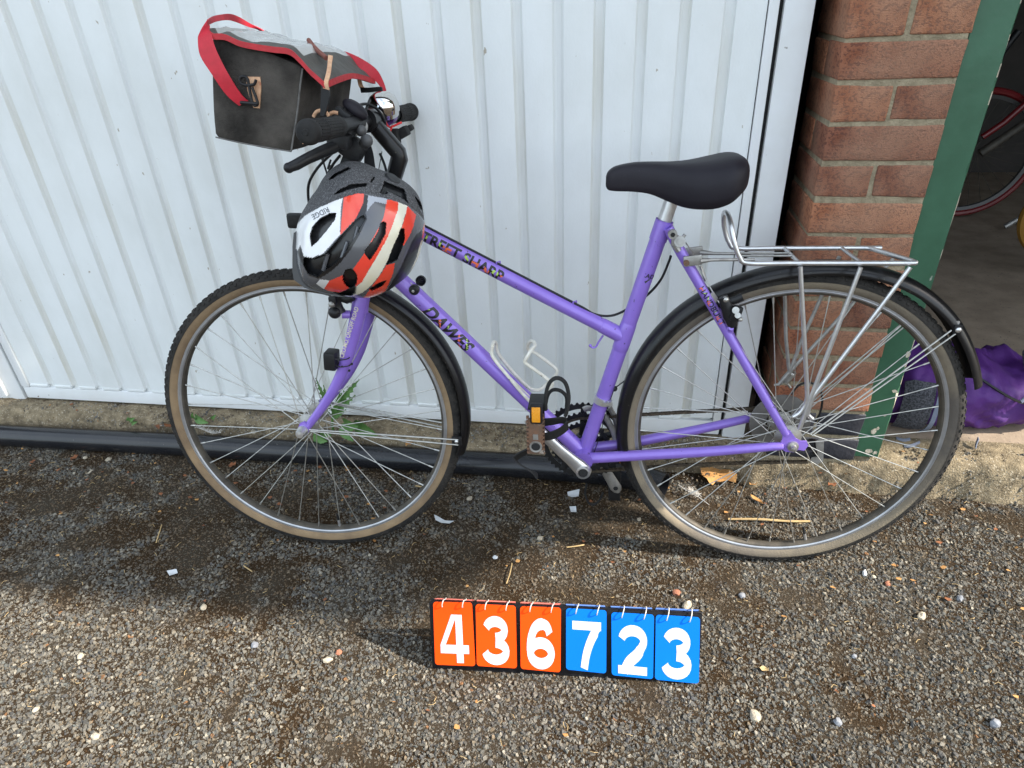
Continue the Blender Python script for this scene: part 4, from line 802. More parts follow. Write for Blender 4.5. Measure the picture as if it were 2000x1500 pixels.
# ---- stem, bar, controls
HBc=V((-.828,0,.980))
EL=V((-0.777,-0,0.9168)); QB=V((-0.7962,0,0.8712))
m=MB()
def beam2(P,w_,h_):
    P=[V(p) for p in P]; rows=[]
    for i,p in enumerate(P):
        t=(P[min(i+1,len(P)-1)]-P[max(i-1,0)]).normalized(); up=V((0,-1,0)).cross(t).normalized()
        k=1
        if 0<i<len(P)-1:
            a=(P[i]-P[i-1]).normalized(); k=1/max(.6,a.dot(t))
        rows.append([p+V((0,-1,0))*(w_*math.copysign(abs(math.cos(x))**.65,math.cos(x)))+up*(h_*k*math.copysign(abs(math.sin(x))**.65,math.sin(x))) for x in [rad(y) for y in range(0,360,18)]])
    return rows
m.loft(beam2([HBc+V((.004,0,-.004)),HBc.lerp(EL,.5),EL.lerp(HBc,.06),EL.lerp(QB,.12),QB],.0150,.0148)); m.cyl(HBc+V((0,-.026,0)),HBc+V((0,.026,0)),.0205,seg=24); m.cyl(QB+V((.0,0,.0)),HT+ha*.01,.0115); m.build('stem',M['gloss_black'],bike,sharp=40)
m=MB(); m.tube(smooth([V((-.8315,-.275,.983)),V((-.829,-.13,.981)),HBc,V((-.827,.13,.979)),V((-.824,.268,.977))],6),.0112,16); bar=m.build('handlebar',M['black'],bike)
def grip(a,b,s):
    a=V(a);b=V(b);d=(b-a).normalized(); L=(b-a).length; m=MB()
    m.lathe([(0,-.004),(.004,-.0045),(.005,-.003),(.013,-.003),(.0172,.0),(.0188,.005),(.0188,.012),(.0172,.0155),(.0165,.018),(.0165,.050),(.0172,.0515),(.0165,.053),(.0158,L-.02),(.0165,L-.006),(.0135,L)],o=a,ax=d,x=(0,0,1),seg=28)
    for k in range(22):
        t=2*math.pi*k/22; e1=V((0,0,1)); e1=(e1-d*e1.dot(d)).normalized(); e2=d.cross(e1); r=e1*math.cos(t)+e2*math.sin(t)
        m.tube([a+d*.020+r*.0163,a+d*.048+r*.0163],.0012,5); m.tube([a+d*.056+r*.0160,a+d*(L-.024)+r*.0155],.0012,5)
    m.build('grip',M['rubber'],bike)
grip((-.8318,-.288,.9835),(-.8295,-.158,.9815),-1); grip((-.8238,.282,.9768),(-.826,.165,.9782),1)
m=MB(); m.tube([V(p) for p in [(-0.8409,-0.115,0.9542),(-0.8548,-0.135,0.9466),(-0.8657,-0.16,0.9422),(-0.8796,-0.19,0.9356),(-0.8939,-0.205,0.9281),(-0.9019,-0.212,0.9252)]],[.008,.0105,.0100,.0090,.0088,.0078],14,ov=(V((0,1,0)),.75)); m.ball(V((-0.9038,-0.212,0.9245)),.0085); m.build('brake_lever',M['black'],bike)
m=MB(); m.box(V((-0.8458,-0.12,0.9581)),(.036,.034,.026),rot=Matrix.Rotation(rad(20),3,'Y'),bev=.006); m.cyl(V((-0.8413,-0.115,0.9757)),V((-0.8507,-0.09,0.9739)),.018,seg=20); m.cyl(V((-0.8724,-0.115,0.9415)),V((-0.8926,-0.11,0.9328)),.006); m.build('lever_mount',M['black'],bike)
m=MB(); m.box(V((-0.8405,-0.075,0.9382)),(.042,.03,.04),rot=Matrix.Rotation(rad(35),3,'Y'),bev=.008); m.box(V((-0.8553,-0.06,0.912)),(.03,.026,.028),rot=Matrix.Rotation(rad(30),3,'Y'),bev=.006); m.cyl(V((-0.8453,-0.085,0.9717)),V((-0.8563,-0.055,0.9695)),.0185,seg=20); m.build('gear_shifter',M['black'],bike)
m=MB(); m.tube([V(p) for p in [(-0.8433,-0.06,0.9278),(-0.8261,-0.075,0.9396),(-0.8093,-0.09,0.9511)]],[.006,.008,.0105],12); m.ball(V((-0.8085,-0.092,0.9521)),.0115,(1,.8,1)); m.ball(V((-0.8171,-0.09,0.9689)),.0098,(1,1,1)); m.build('thumb_lever',mat('grey_plastic',(.065,.066,.068),rough=.5),bike)
m=MB(); m.box(V((-0.8435,-0.09,0.9969)),(.030,.020,.012),rot=Matrix.Rotation(rad(35),3,'Y'),bev=.004); m.tube([V(p) for p in [(-0.8462,-0.09,1.004),(-0.8373,-0.08,0.9878),(-0.8278,-0.07,0.9734)]],.006,10); m.build('shifter_indicator',M['black'],bike)
m=MB(); m.ball(V((-0.8294,-0.07,1.002)),.020,(1.25,.85,.62),rot=Matrix.Rotation(rad(38),3,'Y'),seg=24,rings=14); m.build('cycle_computer',M['saddle'],bike)
m=MB(); m.cyl(V((-0.8312,-0.06,0.9736)),V((-0.8364,-0.045,0.9725)),.0165,seg=20); m.build('bar_clamp',M['alu_dull'],bike)
bl=empty('bell',None,bike); c=V((-0.8213,0.07,0.9974)); nb=V((.10,-.35,.93)).normalized()
m=MB(); m.lathe([(0,.0280),(.009,.0274),(.018,.0245),(.0255,.0188),(.0296,.010),(.0310,.0),(.0310,-.004)],o=c,ax=nb,x=(1,0,0),seg=36); m.build('bell_dome',M['chrome'],bl)
m=MB(); m.lathe([(0,-.004),(.0302,-.004),(.0285,-.013),(.012,-.016)],o=c,ax=nb,x=(1,0,0),seg=30); m.cyl(c-nb*.012,V((-.827,.075,.979)),.008); m.build('bell_base',M['chrome'],bl)
m=MB(); m.box(V((-0.8126,0.135,0.9429)),(.040,.028,.020),rot=Matrix.Rotation(rad(-25),3,'Y'),bev=.005); m.box(V((-0.8058,0.16,0.9475)),(.034,.022,.012),rot=Matrix.Rotation(rad(-28),3,'Y'),bev=.004); m.box(V((-0.8208,0.12,0.9385)),(.022,.03,.032),bev=.005); m.build('lever_mount',M['rubber'],bike)
m=MB(); m.cyl(V((-.827,.095,.979)),V((-.827,.120,.979)),.0175,seg=20); m.build('gear_shifter',mat('purple_anodised',(.16,.06,.30),rough=.25,metal=.6),bike)
for P in ([(-0.8218,0.07,0.9677),(-0.8152,0.08,0.9602),(-0.797,0.1,0.9677)],[(-0.8107,0.08,0.9629),(-0.813,0.07,0.9544),(-0.8115,0.08,0.9382)],[(-0.824,0.06,0.9843),(-0.8186,0.075,0.9635)]):
    m=MB(); m.tube([V(p) for p in P],.0022,6); m.build('cable_tie',M['red_tie'],bike)
for P,r in (([(-0.872,-0.1,0.933),(-0.9086,-0.08,0.9085),(-0.9394,-0.06,0.8789),(-0.9506,-0.05,0.8502),(-0.9551,-0.04,0.8243)],.0026),([(-0.8652,-0.08,0.9271),(-0.885,-0.07,0.9103),(-0.904,-0.06,0.8884),(-0.9219,-0.05,0.864)],.0026),([(-0.8262,0.03,0.9171),(-0.8157,0.02,0.8944),(-0.8105,0.01,0.8699),(-0.8106,0.01,0.8428)],.0026),([(-0.828,0.05,0.9186),(-0.8347,0.05,0.8976),(-0.8416,0.05,0.8762)],.0009),([(-0.8297,-0.05,1.008),(-0.8225,-0.02,1.008),(-0.811,-0,0.9966),(-0.8062,0.02,0.973),(-0.8148,0.04,0.9514),(-0.8097,0.04,0.9251)],.0026),([(-0.8244,-0,1.014),(-0.8238,-0.04,0.9933),(-0.833,-0.06,0.9607)],.0024),([(-0.9073,-0.02,0.9134),(-0.916,-0.02,0.8968),(-0.9108,-0.02,0.9042)],.002)):
    m=MB(); m.tube(smooth([V(p) for p in P],6),r,8); m.build('brake_cable',M['black'],bike)
m=MB(); m.box(V((-0.9963,-0.02,0.7998)),(.036,.016,.030),rot=Matrix.Rotation(rad(2),3,'Y'),bev=.006); m.box(V((-0.995,-0.0295,0.8018)),(.024,.004,.020),bev=.001,m=1); m.tube([V((-0.9824,-0.02,0.7997)),V((-0.9399,-0,0.7962)),V((-0.8565,-0,0.7854))],.004,8); m.build('front_lamp',[M['black'],M['rubber']],bike)

# ============================================================ HANDLEBAR BAG
bb=V((-.98,0,.945))
bag=empty('handlebar_bag',BM@Matrix.Translation(bb),label='black canvas handlebar bag with red trim hung on the handlebar',category='bag')
def K(L): return [V(p)-bb for p in L]
def K1(p): return V(p)-bb
sec=K([(-1.037,-0.12,1.124),(-1.071,-0.12,0.9656),(-0.9368,-0.12,0.94),(-0.8928,-0.12,1.071)])
rows=[]
c4=[V((p.x,0,p.z)) for p in sec]
def rsec(c4,n=9,sag=.004):
    out=[]
    for i in range(4):
        a=c4[i];b=c4[(i+1)%4]; d=(b-a); nn=V((d.z,0,-d.x)).normalized()
        cen=sum(c4,V((0,0,0)))/4
        if nn.dot((a+b)/2-cen)<0: nn=-nn
        for k in range(n): t=.03+.94*k/(n-1); out.append(a+d*t+nn*sag*4*t*(1-t))
    return out
S0=rsec(c4); cen=sum(c4,V((0,0,0)))/4
for y,sc_ in((-.1235,.55),(-.1225,.90),(-.1195,.988),(-.112,1.0),(-.06,1.0),(0,1.0),(.06,1.0),(.122,1.0),(.130,.985),(.132,.6)):
    rows.append([cen+(p-cen)*sc_+V((0,y,0))+V((0,0,noise.noise(p*14+V((0,y*12,0)))*.0035)) for p in S0])
m=MB(); m.loft(rows); m.build('bag_body',M['canvas'],bag,sharp=48)
m=MB(); m.tube(smooth(K([(-0.8924,-0.1215,1.069),(-0.9018,-0.1215,1.042),(-0.9128,-0.1215,1.006),(-0.9262,-0.1215,0.9683),(-0.936,-0.1215,0.941)]),4),.0015,6); m.tube(smooth(K([(-1.07,-0.1215,0.9666),(-1.026,-0.1215,0.9563),(-0.9806,-0.1215,0.9478),(-0.9361,-0.1215,0.9401)]),4),.0012,6); m.build('seam',M['seam'],bag)
LN=smooth(K([(-1.038,-0.1265,1.133),(-1.033,-0.1265,1.125),(-1.013,-0.1265,1.123),(-0.99,-0.1265,1.113),(-0.9631,-0.1265,1.107),(-0.9333,-0.1265,1.102),(-0.9078,-0.1265,1.098),(-0.8926,-0.1265,1.085),(-0.8782,-0.1265,1.068),(-0.8653,-0.1265,1.056),(-0.8562,-0.1265,1.047)]),4)
NW=len(LN); rows=[]
for i in range(15):
    t=i/14; y=.262*t; bu_=.010*math.sin(math.pi*t)**.7
    rows.append([p+V((0,y,bu_*(1 if j>6 else .4)+(.004*noise.noise(V((j*.3,t*7,0))) if 0<i<14 else 0))) for j,p in enumerate(LN)])
m=MB(); m.loft(rows,close=False); mi=[]
for i in range(14):
    for j in range(NW-1): mi.append(1 if (j<NW*.66 and 1<=i) else 0)
m.m=mi
lowr=[[p-V((0,0,.003)) for p in r] for r in rows]; m.loft(lowr[::-1],close=False)
m.build('bag_lid',[M['lid'],M['clear']],bag,sharp=60)
TR=[p+V((0,-.001,-.003)) for p in LN[3:]]+[rows[i][-1]+V((.0015,0,-.003)) for i in(1,4,7,10,13,14)]
m=MB(); A=[p+V((0,0,.0035)) for p in TR]; B_=[p+V((0,-.0005,-.0055)) for p in TR]; m.ribbon(A,B_,.005,k=2); m.build('red_trim',M['red_trim'],bag,sharp=60)
def Z1(pts): return [(360+x*.25,y*.25) for x,y in pts]
# red carrying strap
m=MB()
m.ribbon(K([(-1.012,-0.128,1.016),(-1.027,-0.135,1.034),(-1.039,-0.145,1.064),(-1.05,-0.15,1.092),(-1.052,-0.145,1.113),(-1.052,-0.135,1.126),(-1.047,-0.11,1.145)]),K([(-0.9949,-0.126,1.023),(-1.004,-0.13,1.035),(-1.017,-0.135,1.067),(-1.029,-0.135,1.101),(-1.034,-0.13,1.122),(-1.043,-0.115,1.134),(-1.057,-0.09,1.141)]),.0022)
m.ribbon(K([(-1.047,-0.11,1.146),(-1.062,-0.06,1.155),(-1.065,-0,1.162),(-1.068,0.04,1.16),(-1.075,0.09,1.153),(-1.068,0.135,1.141),(-1.032,0.15,1.113)]),K([(-1.057,-0.09,1.141),(-1.06,-0.05,1.148),(-1.067,-0,1.152),(-1.071,0.04,1.15),(-1.077,0.09,1.146),(-1.074,0.135,1.14),(-1.042,0.15,1.106)]),.0022)
m.ribbon(K([(-0.9882,0.145,1.107),(-0.9394,0.14,1.093),(-0.9198,0.13,1.099),(-0.9025,0.125,1.098),(-0.8729,0.125,1.085),(-0.8458,0.13,1.065),(-0.8347,0.135,1.04),(-0.8308,0.135,1.019)]),K([(-0.9791,0.145,1.097),(-0.9368,0.14,1.082),(-0.9137,0.125,1.079),(-0.8948,0.12,1.067),(-0.8737,0.12,1.052),(-0.8598,0.125,1.05),(-0.8487,0.13,1.042),(-0.834,0.135,1.019)]),.0022)
m.build('strap',M['red'],bag,sharp=60)
# clip, leather tabs and buckle straps
m=MB(); m.ribbon(K([(-0.9884,-0.1245,1.06),(-0.9929,-0.1245,1.048),(-0.9917,-0.1245,1.028),(-0.9881,-0.1245,1.012)]),K([(-0.967,-0.1245,1.059),(-0.9685,-0.1245,1.044),(-0.9727,-0.1245,1.028),(-0.9782,-0.1245,1.011)]),.003); m.build('leather_tab',M['leather'],bag)
m=MB(); m.tube(smooth(K([(-0.9715,-0.132,1.055),(-0.9765,-0.132,1.048),(-0.9867,-0.132,1.047),(-0.9946,-0.132,1.048),(-0.9999,-0.132,1.052),(-0.9976,-0.132,1.059),(-0.9901,-0.132,1.06),(-0.9858,-0.132,1.055),(-0.9862,-0.132,1.036),(-0.9842,-0.132,1.017),(-0.9766,-0.132,1.018),(-0.9771,-0.132,1.028),(-0.981,-0.132,1.044)]),4),.0025,8); m.tube(K([(-1.006,-0.132,1.021),(-0.9766,-0.132,1.018)]),.003,8); m.build('snap_hook',M['black'],bag)
for L,R_,n_ in (([(-0.8651,-0.07,1.088),(-0.862,-0.085,1.077),(-0.8565,-0.11,1.063),(-0.8564,-0.128,1.048),(-0.8596,-0.128,1.039)],[(-0.8572,-0.07,1.086),(-0.8551,-0.085,1.075),(-0.8497,-0.11,1.061),(-0.8496,-0.128,1.046),(-0.8495,-0.128,1.036)],0),([(-0.8775,0.09,1.064),(-0.8776,0.1,1.051),(-0.8772,0.105,1.036),(-0.8728,0.105,1.03)],[(-0.8717,0.09,1.062),(-0.8704,0.1,1.051),(-0.8696,0.105,1.038),(-0.8661,0.105,1.033)],1)):
    m=MB(); m.ribbon(K(L),K(R_),.003); m.build('leather_tab',M['leather'],bag)
m=MB(); m.tube(smooth(K([(-0.9239,0,1.115),(-0.9049,-0.03,1.104),(-0.8892,-0.05,1.095),(-0.8693,-0.07,1.084)]),4),.0042,8); m.build('leather_tab',mat('brown_leather',(.20,.07,.05),rough=.8,bump=.4),bag)
m=MB(); m.ribbon(K([(-0.8629,-0.125,1.042),(-0.8645,-0.125,1.033),(-0.8686,-0.125,1.013),(-0.8723,-0.125,0.9966)]),K([(-0.8502,-0.125,1.038),(-0.8516,-0.125,1.025),(-0.8563,-0.125,1.012),(-0.8652,-0.125,0.9956)]),.006); m.build('buckle_strap',M['black'],bag)
m=MB(); m.ribbon(K([(-0.8727,0.1,1.034),(-0.8545,0.095,1.033),(-0.83,0.09,1.034),(-0.8251,0.09,1.032)]),K([(-0.8719,0.1,1.024),(-0.8557,0.095,1.024),(-0.831,0.09,1.026),(-0.825,0.09,1.025)]),.004); m.build('buckle_strap',M['black'],bag)
m=MB(); m.tube(smooth(K([(-0.8914,-0.11,0.9945),(-0.8847,-0.11,1.002),(-0.8752,-0.11,1.004),(-0.8666,-0.11,1),(-0.8639,-0.11,0.9946)]),4),.003,8); m.tube(smooth(K([(-0.8644,-0.1,0.9981),(-0.8577,-0.1,1),(-0.8506,-0.1,0.9985)]),4),.003,8); m.box(K1((-0.9112,-0.118,0.9569)),(.007,.003,.010)); m.build('leather_tie',M['leather'],bag)
m=MB(); m.box(K1((-0.9,-0.01,0.9578)),(.06,.05,.016),rot=Matrix.Rotation(rad(10),3,'Y'),bev=.004); m.build('bag_bracket',M['black'],bag)

# ============================================================ HELMET
HC,H1,H2,H3,HK = ((-0.82741, -0.09429, 0.80618), (0.92674, 0.35995, -0.10766), (-0.00723, 0.30359, 0.95278), (0.37564, -0.8822, 0.28395), 0.000927)
HC=V(HC);H1=V(H1);H2=V(H2);H3=V(H3)
HM=Matrix(((H1.x,H2.x,H3.x,HC.x),(H1.y,H2.y,H3.y,HC.y),(H1.z,H2.z,H3.z,HC.z),(0,0,0,1)))
hel=empty('bicycle_helmet',HM,label='red white and black bicycle helmet hanging from the handlebar',category='helmet')
def hz(pts): return [((540+x/5-703)*HK,-(300+y/5-455)*HK) for x,y in pts]
OUT=hz([(235,1240),(205,1130),(200,1000),(215,850),(235,700),(330,520),(440,370),(540,220),(640,140),(750,103),(860,115),(1000,170),(1180,240),(1300,310),(1375,385),(1420,480),(1438,600),(1447,700),(1440,800),(1410,900),(1350,1060),(1280,1170),(1150,1280),(1000,1370),(850,1410),(700,1392),(560,1370),(420,1340),(300,1300)])
oa=np.array([math.atan2(y,x) for x,y in OUT]); orr=np.array([math.hypot(x,y) for x,y in OUT]); o_=np.argsort(oa); oa=oa[o_]; orr=orr[o_]
def orad(t): return np.interp(t,np.concatenate([oa-2*math.pi,oa,oa+2*math.pi]),np.tile(orr,3))
NT,NR=280,96; HH=.105
th=np.linspace(-math.pi,math.pi,NT,endpoint=False); rr=np.linspace(0,1,NR+1)[1:]; rr=rr**.82
Rt=orad(th); Rt=(Rt+np.roll(Rt,1)+np.roll(Rt,-1)+np.roll(Rt,2)+np.roll(Rt,-2))/5
def dome(r): return HH*np.power(np.clip(1-r**2.3,0,1),.55)
gx=(rr[:,None]*Rt*np.cos(th)); gy=(rr[:,None]*Rt*np.sin(th)); gz=dome(rr)[:,None]+0*gx
def inside(poly,x,y):
    P=np.array(poly); c=np.zeros(x.shape,bool); j=len(P)-1
    for i in range(len(P)):
        xi,yi=P[i];xj,yj=P[j]
        c^=((yi>y)!=(yj>y))&(x<(xj-xi)*(y-yi)/(yj-yi+1e-12)+xi); j=i
    return c
foam=hz([(150,760),(230,690),(330,620),(480,545),(680,468),(800,430),(880,428),(1070,470),(1260,530),(1360,590),(1445,660),(1600,500),(1400,0),(600,0),(150,500)])
# colour bands printed on the shell, and shallow vents painted black for their inner shade
bands=[('h_black',[(870,435),(905,450),(890,540),(870,600),(885,650),(810,800),(720,930),(610,1060),(520,1130),(420,1190),(330,1160),(280,1060),(230,930),(235,830),(300,985),(380,995),(490,955),(645,795),(785,650),(850,530)]),
('h_white',[(225,720),(330,620),(480,545),(680,470),(660,560),(640,790),(560,875),(480,955),(380,995),(300,985),(270,880),(240,935),(212,925)]),
('h_red',[(690,465),(800,432),(872,433),(850,530),(785,650),(645,790),(662,650),(677,560)]),
('h_pale',[(905,448),(1070,472),(1060,525),(960,500),(920,540),(885,590),(890,530)]),
('h_grey',[(920,540),(960,500),(1062,522),(1022,640),(930,770),(850,910),(760,1020),(700,1100),(600,1170),(500,1205),(430,1195),(520,1130),(620,1060),(720,930),(805,800),(885,650)]),
('h_red',[(1070,480),(1175,490),(1160,580),(1110,700),(1050,830),(960,980),(880,1100),(810,1225),(750,1265),(735,1100),(850,950),(1000,700),(1030,640)]),
('h_cream',[(1175,490),(1255,530),(1240,590),(1190,720),(1130,860),(1060,1010),(980,1150),(900,1250),(820,1325),(720,1375),(750,1270),(810,1222),(880,1105),(960,980),(1050,830),(1110,700),(1160,580)]),
('h_red',[(1255,532),(1342,610),(1312,700),(1272,790),(1210,895),(1195,880),(1215,740),(1190,730),(1240,600)]),
('h_red',[(1120,1050),(1100,1150),(1060,1250),(1030,1335),(900,1395),(800,1412),(850,1345),(920,1240),(985,1150),(1040,1065)]),
('h_grey',[(1342,615),(1430,655),(1400,745),(1335,790),(1290,850),(1240,960),(1165,1110),(1095,1230),(1040,1330),(1100,1150),(1130,1040),(1200,900),(1272,790),(1312,700)]),
('h_black',[(1440,655),(1405,745),(1400,850),(1345,1010),(1270,1165),(1150,1290),(1035,1345),(1095,1230),(1165,1110),(1240,960),(1290,850),(1335,790),(1400,745)]),
('h_red',[(1440,670),(1460,760),(1425,830),(1400,830),(1410,740)]),('h_cream',[(1425,830),(1460,760),(1410,960),(1330,1120),(1290,1180),(1270,1165),(1340,1010),(1390,850)]),
('h_red',[(520,1205),(650,1150),(660,1240),(690,1290),(600,1335),(500,1318),(450,1290)]),('h_white',[(430,1195),(520,1205),(450,1290),(395,1240)])]
vents=[[(380,895),(370,800),(400,720),(470,650),(560,605),(617,603),(600,660),(520,760),(440,845)],[(1000,690),(1030,675),(1050,690),(1040,780),(960,920),(890,1015),(850,960),(850,930),(920,850),(980,760)],[(1180,740),(1215,735),(1218,830),(1180,930),(1140,1020),(1040,1062),(1080,960),(1130,850),(1160,800)],
[(880,1292),(960,1238),(1042,1213),(1000,1270),(900,1312)],[(705+64*math.cos(t),1185+92*math.sin(t)) for t in np.linspace(0,6.28,16)],[(290,1060),(300,1000),(385,1005),(500,965),(640,810),(790,660),(850,620),(870,650),(780,790),(690,930),(590,1040),(480,1110),(420,1170),(330,1140)],
[(690,1290),(750,1270),(740,1340),(690,1370),(600,1360),(540,1330),(600,1335)]]
fvents=[[(560,300),(600,255),(740,188),(752,200),(720,222),(640,262),(600,292)],[(605,438),(660,395),(760,350),(900,338),(888,362),(800,378),(720,400),(640,432)],[(1062,312),(1240,378),(1262,500),(1230,470),(1080,400),(1075,430),(1030,430),(1010,420)],[(1340,430),(1400,490),(1432,560),(1435,612),(1395,560)],[(930,320),(965,275),(972,282),(940,325)]]  # foam recesses painted black for their shade, one an L-shaped shadow
def vmask(L,x,y):
    c=np.zeros(x.shape,bool)
    for p in L: c|=inside(hz(p),x,y)
    return c
isf=inside(foam,gx,gy); vs_=vmask(vents,gx,gy)&~isf; vf_=vmask(fvents,gx,gy)&isf
gz=gz-.017*vs_-.010*vf_-.0022*isf
# gentle ridges along the shell bands
pts=np.stack([gx,gy,gz],2).reshape(-1,3).tolist(); ctr=len(pts); pts.append((0,0,HH-.001))
def face_lists():
    shell=MB(); fm=MB(); names=['h_grey','h_white','h_red','h_cream','h_pale','h_black']
    F_=[];cx=[];cy=[]
    for i in range(NR-1):
        for j in range(NT):
            k=(j+1)%NT; F_.append((i*NT+j,(i+1)*NT+j,(i+1)*NT+k,i*NT+k))
    for j in range(NT): F_.append((ctr,j,(j+1)%NT))
    P=np.array(pts); cx=np.array([P[list(f)][:,0].mean() for f in F_]); cy=np.array([P[list(f)][:,1].mean() for f in F_])
    mi=np.zeros(len(F_),int)
    for nm,pl in bands: mi[inside(hz(pl),cx,cy)]=names.index(nm)
    fo=inside(foam,cx,cy); ve=vmask(vents,cx,cy); mi[ve]=names.index('h_black'); fv=vmask(fvents,cx,cy)
    a=[F_[i] for i in range(len(F_)) if not fo[i]]; b=[F_[i] for i in range(len(F_)) if fo[i]]
    shell.add(pts,a); shell.m=[int(mi[i]) for i in range(len(F_)) if not fo[i]]
    fm.add(pts,b); fm.m=[1 if fv[i] else 0 for i in range(len(F_)) if fo[i]]
    return shell,fm,names
sh,fm,names=face_lists()
def strip(m): # drop unused vertices
    u=sorted({i for f in m.f for i in f}); mp={i:k for k,i in enumerate(u)}; m.v=[m.v[i] for i in u]; m.f=[tuple(mp[i] for i in f) for f in m.f]; return m
strip(sh).build('helmet_shell',[M[n] for n in names],hel,sharp=40)
fm=strip(fm)
rows=[[V((Rt[j]*s*math.cos(th[j]),Rt[j]*s*math.sin(th[j]),z)) for j in range(0,NT,4)] for s,z in((1.0,-.001),(.992,-.012),(.965,-.030),(.90,-.046),(.80,-.050),(.74,-.040),(.66,.0),(.50,.040),(.2,.058))]
n0=len(fm.f); fm.loft(rows,close=True,cap=False); fm.m=fm.m[:n0]+[0]*(len(fm.f)-n0)
fm.build('foam_liner',[M['h_foam'],M['h_black']],hel,sharp=40)
def hsurf(x,y):
    r=math.hypot(x,y)/float(orad(math.atan2(y,x))); return float(dome(np.array(min(r,1.0))))
me=text_mesh('RIDGE',.0125,.0001); a=hz([(545,545)])[0]; dx=V((-155,-72)).normalized(); dy=V((-dx.y,dx.x)); wmx=max(v.co.x for v in me.vertices)
for v in me.vertices:
    s_=v.co.x/wmx*34*HK; x=a[0]+dx.x*s_+dy.x*v.co.y; y=a[1]+dx.y*s_+dy.y*v.co.y; v.co=V((x,y,hsurf(x,y)+.0012))
me.materials.append(M['h_grey']); link('lettering',me,hel)
me=text_mesh('V',.02,.0); 
bpy.data.meshes.remove(me)
vo=hz([(175,1210),(168,1130),(185,900),(205,775),(235,757),(225,900),(250,1050),(330,1170),(420,1290),(530,1345),(640,1385),(560,1378),(420,1345),(270,1292)])
m=MB(); m.prism([V((x,y,.012+.02*max(0,(x+.06)*4))) for x,y in vo],(0,0,.006)); m.build('visor',M['h_black'],hel)
m=MB()
for a_,b_ in (((470,1110),(520,960)),((640,1000),(700,850)),((760,850),(800,720))):
    P_=[V((x,y,hsurf(x,y)-.010)) for x,y in hz([a_,b_])]; m.tube(P_,.0035,8)
m.build('vent_rib',M['h_grey'],hel)
# vent edges: a pale rim piece seen low on the visor side
m=MB(); m.tube(smooth([V((x,y,.030)) for x,y in hz([(290,1050),(330,1130),(370,1190),(420,1250),(470,1270)])],4),.0030,8); m.build('rim_trim',M['h_white'],hel)
d=MB(); ex=hz([(1145,275)])[0]; zc=hsurf(*ex); nn=V((ex[0],ex[1],zc*1.5)).normalized(); d.lathe([(0,.0022),(.013,.0018),(.0155,-.001)],o=V((ex[0],ex[1],zc-.001)),ax=nn,x=(.8,-.45,0),seg=24); d.build('foam_plug',M['black'],hel)
hi=HM.inverted()
def hl(L): return [hi@(BM@V(p)) for p in L]
m=MB(); m.ribbon(hl([(-0.9072,-0.07,0.9285),(-0.9017,-0.075,0.9148),(-0.8961,-0.08,0.8958),(-0.8965,-0.07,0.8743)]),hl([(-0.8954,-0.08,0.9294),(-0.8979,-0.075,0.9147),(-0.8922,-0.08,0.8957),(-0.8807,-0.09,0.8773)]),.0014)
m.ribbon(hl([(-0.8264,-0.04,0.9447),(-0.8295,-0.05,0.9264),(-0.8271,-0.07,0.9022)]),hl([(-0.8204,-0.04,0.9464),(-0.8131,-0.05,0.9261),(-0.8057,-0.07,0.8973)]),.0014); m.build('chin_strap',M['black'],hel)

# ============================================================ NUMBER BOARD
NBM=Matrix(((0.99789, -0.06217, -0.01853, -0.699), (0.06487, 0.9563, 0.28509, -0.389), (0.0, -0.28569, 0.95832, 0.0), (0, 0, 0, 1)))
CARDS=[([(0.0084, 0.1541), (0.0855, 0.1563), (0.0889, 0.0166), (0.0074, 0.015)], '4', 1), ([(0.0927, 0.1534), (0.171, 0.1534), (0.1722, 0.0167), (0.0919, 0.0175)], '3', 1), ([(0.1797, 0.1529), (0.2584, 0.1537), (0.2583, 0.013), (0.1796, 0.0162)], '6', 1), ([(0.2683, 0.1532), (0.3453, 0.1523), (0.3472, 0.016), (0.269, 0.0204)], '7', 0), ([(0.3544, 0.149), (0.4346, 0.1477), (0.4375, 0.009), (0.3579, 0.0133)], '2', 0), ([(0.4379, 0.1479), (0.5198, 0.1465), (0.5246, 0.0047), (0.4409, 0.0086)], '3', 0)]
board=empty('number_board',NBM,label='black folding number board with orange and blue flip cards',category='number board')
m=MB(); m.box((.262,.0035,.0755),(.525,.007,.151),bev=.0015); m.build('front_panel',M['board'],board)
T_=rad(33.2); m=MB(); Rb=Matrix.Rotation(T_,3,'X')
# back leg, hinged at the top edge
top=V((.262,.010,.150)); m.box(top+Rb@V((0,.0,-.0765))+V((0,.002,0)),(.523,.006,.151),rot=Rb,bev=.0015); m.build('rear_leg',M['board'],board)
def bil(Q,u,v):
    tl,tr,br,bl_=Q; return (tl*(1-u)+tr*u)*(1-v)+(bl_*(1-u)+br*u)*v
def stroke(path,t):
    out=[];n=len(path)
    L=[];R=[]
    for i in range(n):
        a=path[max(i-1,0)];b=path[min(i+1,n-1)]; dx,dy=b[0]-a[0],b[1]-a[1]; l=math.hypot(dx,dy) or 1; w_=(t[i] if isinstance(t,list) else t)/2
        L.append((path[i][0]-dy/l*w_,path[i][1]+dx/l*w_)); R.append((path[i][0]+dy/l*w_,path[i][1]-dx/l*w_))
    return [(L[i],L[i+1],R[i+1],R[i]) for i in range(n-1)]
def arc(cx,cy,rx,ry,a0,a1,n=18): return [(cx+rx*math.cos(rad(a0+(a1-a0)*i/n)),cy+ry*math.sin(rad(a0+(a1-a0)*i/n))) for i in range(n+1)]
def qb(pts,n=12):
    P=smooth([V((x,y,0)) for x,y in pts],n); return [(p.x,p.y) for p in P]
